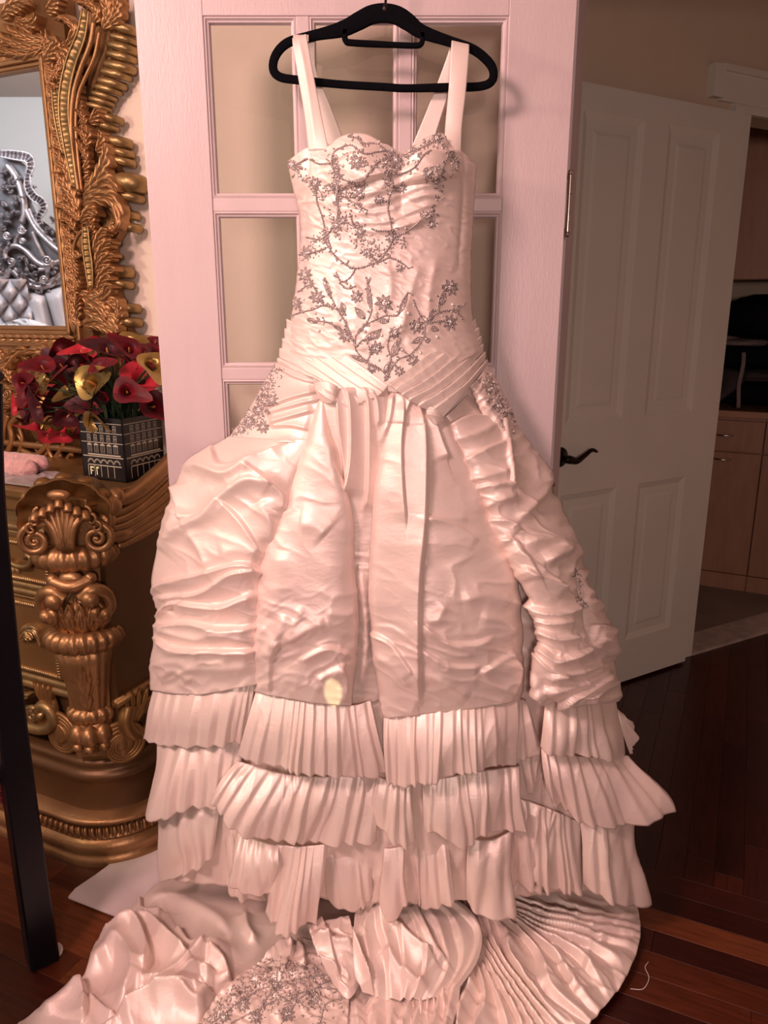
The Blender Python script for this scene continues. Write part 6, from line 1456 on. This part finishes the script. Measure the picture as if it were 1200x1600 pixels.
# ================================================================== BED HEADBOARD ACROSS THE ROOM (shows in the mirror)
hb = cropper(0, 260, 5.4545)
HBF = lambda a, b, c: refl(P(np.asarray(a, float) + 0 * np.asarray(b, float), np.asarray(b, float) + 0 * np.asarray(a, float), YV - np.asarray(c, float) - 0 * np.asarray(a, float)))
hb0 = refl(P(np.array(40.), np.array(480.), np.array(YV)))
HB = thing('bed_headboard', (hb0[0], hb0[1], 0), 'silver carved headboard with pearl leather reflected in the gold mirror', 'headboard')
PXM = YV / 1200.0
hv = MB()
def hcable(pts, r, base=.03, n=40, ribs=None):
    sp = cr(hb(pts), n); rad = np.full(n, r * PXM)
    hv.tube(HBF(sp[:, 0], sp[:, 1], np.full(n, base)), rad, 8)
for p, r in [([(60, -10), (110, 50), (165, 160), (200, 290), (208, 400), (188, 480)], 5.0), ([(90, -10), (140, 60), (185, 170), (214, 290), (222, 400), (205, 490)], 2.2), ([(225, 370), (270, 470), (330, 560), (430, 660), (530, 740)], 4.2), ([(250, 360), (300, 470), (400, 590), (530, 700)], 2.0),
             ([(60, 800), (40, 740), (80, 690), (150, 680), (230, 730), (310, 810), (390, 850), (450, 840)], 4.2), ([(190, 500), (170, 560), (140, 620), (130, 670)], 3.5), ([(280, 560), (310, 640), (340, 700), (370, 770)], 3.5), ([(110, 890), (190, 970), (310, 1030), (430, 1010), (540, 930)], 4.5),
             ([(120, 860), (200, 930), (320, 990), (430, 970), (540, 890)], 2.2), ([(-10, 960), (40, 950), (100, 880)], 4.0), ([(390, 850), (400, 900), (400, 960)], 2.5), ([(-10, 900), (40, 905), (90, 870)], 3), ([(330, 880), (400, 870), (470, 820), (540, 800)], 3)]:
    hcable(p, r)
for c, r, a0, d in [((185, 540), 6, 0, 1), ((95, 815), 6, 2, -1), ((375, 965), 6, 1, 1), ((400, 800), 8, 0, 1), ((190, 640), 4, 0, -1), ((60, 590), 6, 0, 1)]:
    x, y = hb([c])[0]; t = np.linspace(0, 1, 40); rr = r * (1 - t) + .8; an = a0 + d * t * 1.8 * 2 * math.pi
    hv.tube(HBF(x + rr * np.cos(an), y + rr * np.sin(an), np.full(40, .045)), 1.7 * PXM, 6)
hr_ = random.Random(3)
blobs = [((30, 60), 60), ((60, 180), 80), ((110, 120), 60), ((120, 280), 70), ((30, 330), 80), ((110, 420), 70), ((40, 480), 70), ((70, 600), 60), ((240, 90), 60), ((250, 200), 60), ((330, 420), 40), ((420, 540), 50), ((440, 470), 40), ((190, 800), 60), ((260, 860), 60), ((180, 880), 50), ((300, 930), 50), ((440, 900), 60), ((360, 1050), 60), ((250, 1010), 50), ((480, 960), 50), ((20, 830), 60), ((480, 640), 40), ((200, 950), 40), ((30, 700), 50)]
for c, w in blobs:
    for k in range(6):
        an = hr_.random() * 6.28; x, y = c[0] + hr_.gauss(0, w * .3), c[1] + hr_.gauss(0, w * .3); L = w * hr_.uniform(.5, .9)
        acanthus(hv, HBF, hb([(x, y), (x + L * .5 * math.cos(an), y + L * .5 * math.sin(an)), (x + L * math.cos(an + .5), y + L * math.sin(an + .5))]), 3.2, .05, 3, .01, .02, 12, 7, skirt=False)
hv.build('carved_crest', 'silver', HB)
hrb = MB()
for p, w, rbs in [([(0, -110), (130, -95), (240, -70), (260, 0), (235, 80)], 7, 12), ([(235, 80), (240, 180), (290, 260), (350, 300), (370, 360), (330, 440), (350, 500)], 6, 16)]:
    ribband(hrb, HBF, hb(p), w, .03, rbs, .05, rs=PXM)
hrb.build('ribbed_edge', 'silver', HB)
bk = [hb([p])[0] for p in [(-60, -120), (120, -90), (230, 0), (220, 120), (260, 280), (330, 440), (440, 520), (560, 650), (600, 1400), (-60, 1400)]]
pf = np.array([P(x, y, YV + .0) for x, y in bk]); pr_ = np.array([P(x, y, YV + .03) for x, y in bk]); k = len(bk)
mb = MB(); mb.add(refl(np.vstack([pf, pr_])), [tuple(range(k)), tuple(range(2 * k - 1, k - 1, -1))] + [(i, (i + 1) % k, k + (i + 1) % k, k + i) for i in range(k)])
M['silver_dark'] = mat('dark_silver_ground', (0.16, 0.14, 0.145), .5, .5, var=.4, vscale=30)
mb.build('backboard', 'silver_dark', HB, False)
def hpad(l0, r0, l1, r1, depth=.10):
    u = np.linspace(0, 1, 18); v = np.linspace(0, 1, 16)[:, None]
    L = np.array(l0) * (1 - v) + np.array(l1) * v; Rr = np.array(r0) * (1 - v) + np.array(r1) * v
    X = L[:, :1] * (1 - u) + Rr[:, :1] * u; Y = L[:, 1:] * (1 - u) + Rr[:, 1:] * u
    c = .02 + depth * np.sqrt(np.maximum(0, 1 - (2 * u - 1) ** 2))[None] * np.minimum(1, (v * 6) ** .5) + 0 * X
    MB().grid(HBF(X, Y, c)).build('padded_channel', 'leather', HB)
hpad((40, 456), (70, 460), (52, 520), (87, 520)); hpad((70, 458), (100, 444), (87, 520), (118, 520)); hpad((100, 444), (130, 430), (118, 520), (150, 520))
tf_ = MB(); X = (-25 + 68 * np.linspace(0, 1, 70))[None] + 0 * np.zeros((60, 1)); Y = (436 + 84 * np.linspace(0, 1, 60))[:, None] + 0 * X
X = X + (Y - 450) * .18
dg1 = (X / 30 + Y / 38) * math.pi; dg2 = (X / 30 - Y / 38) * math.pi
tf_.grid(HBF(X, Y, .02 + .11 * np.sqrt(np.abs(np.sin(dg1) * np.sin(dg2)))))
tf_.build('tufted_panel', 'leather', HB)
u = np.linspace(0, 1, 60)[None]; v = np.linspace(0, 1, 20)[:, None]
X = -40 + 150 * u + 0 * v; Y = 502 + 6 * np.sin(u * 9) * (1 - v) + 30 * v + 3 * u; cc = .10 + .12 * v + .04 * crinkle(X * 3, Y * 3, .4, 30, 12, 3)
M['bedding'] = mat('white_bedding', (.80, .76, .76), .8, var=.04, vscale=10)
tag(MB().grid(HBF(X, Y, cc)).build('bedding', 'bedding'), 'white crumpled bedding below the headboard in the mirror', 'bedding')
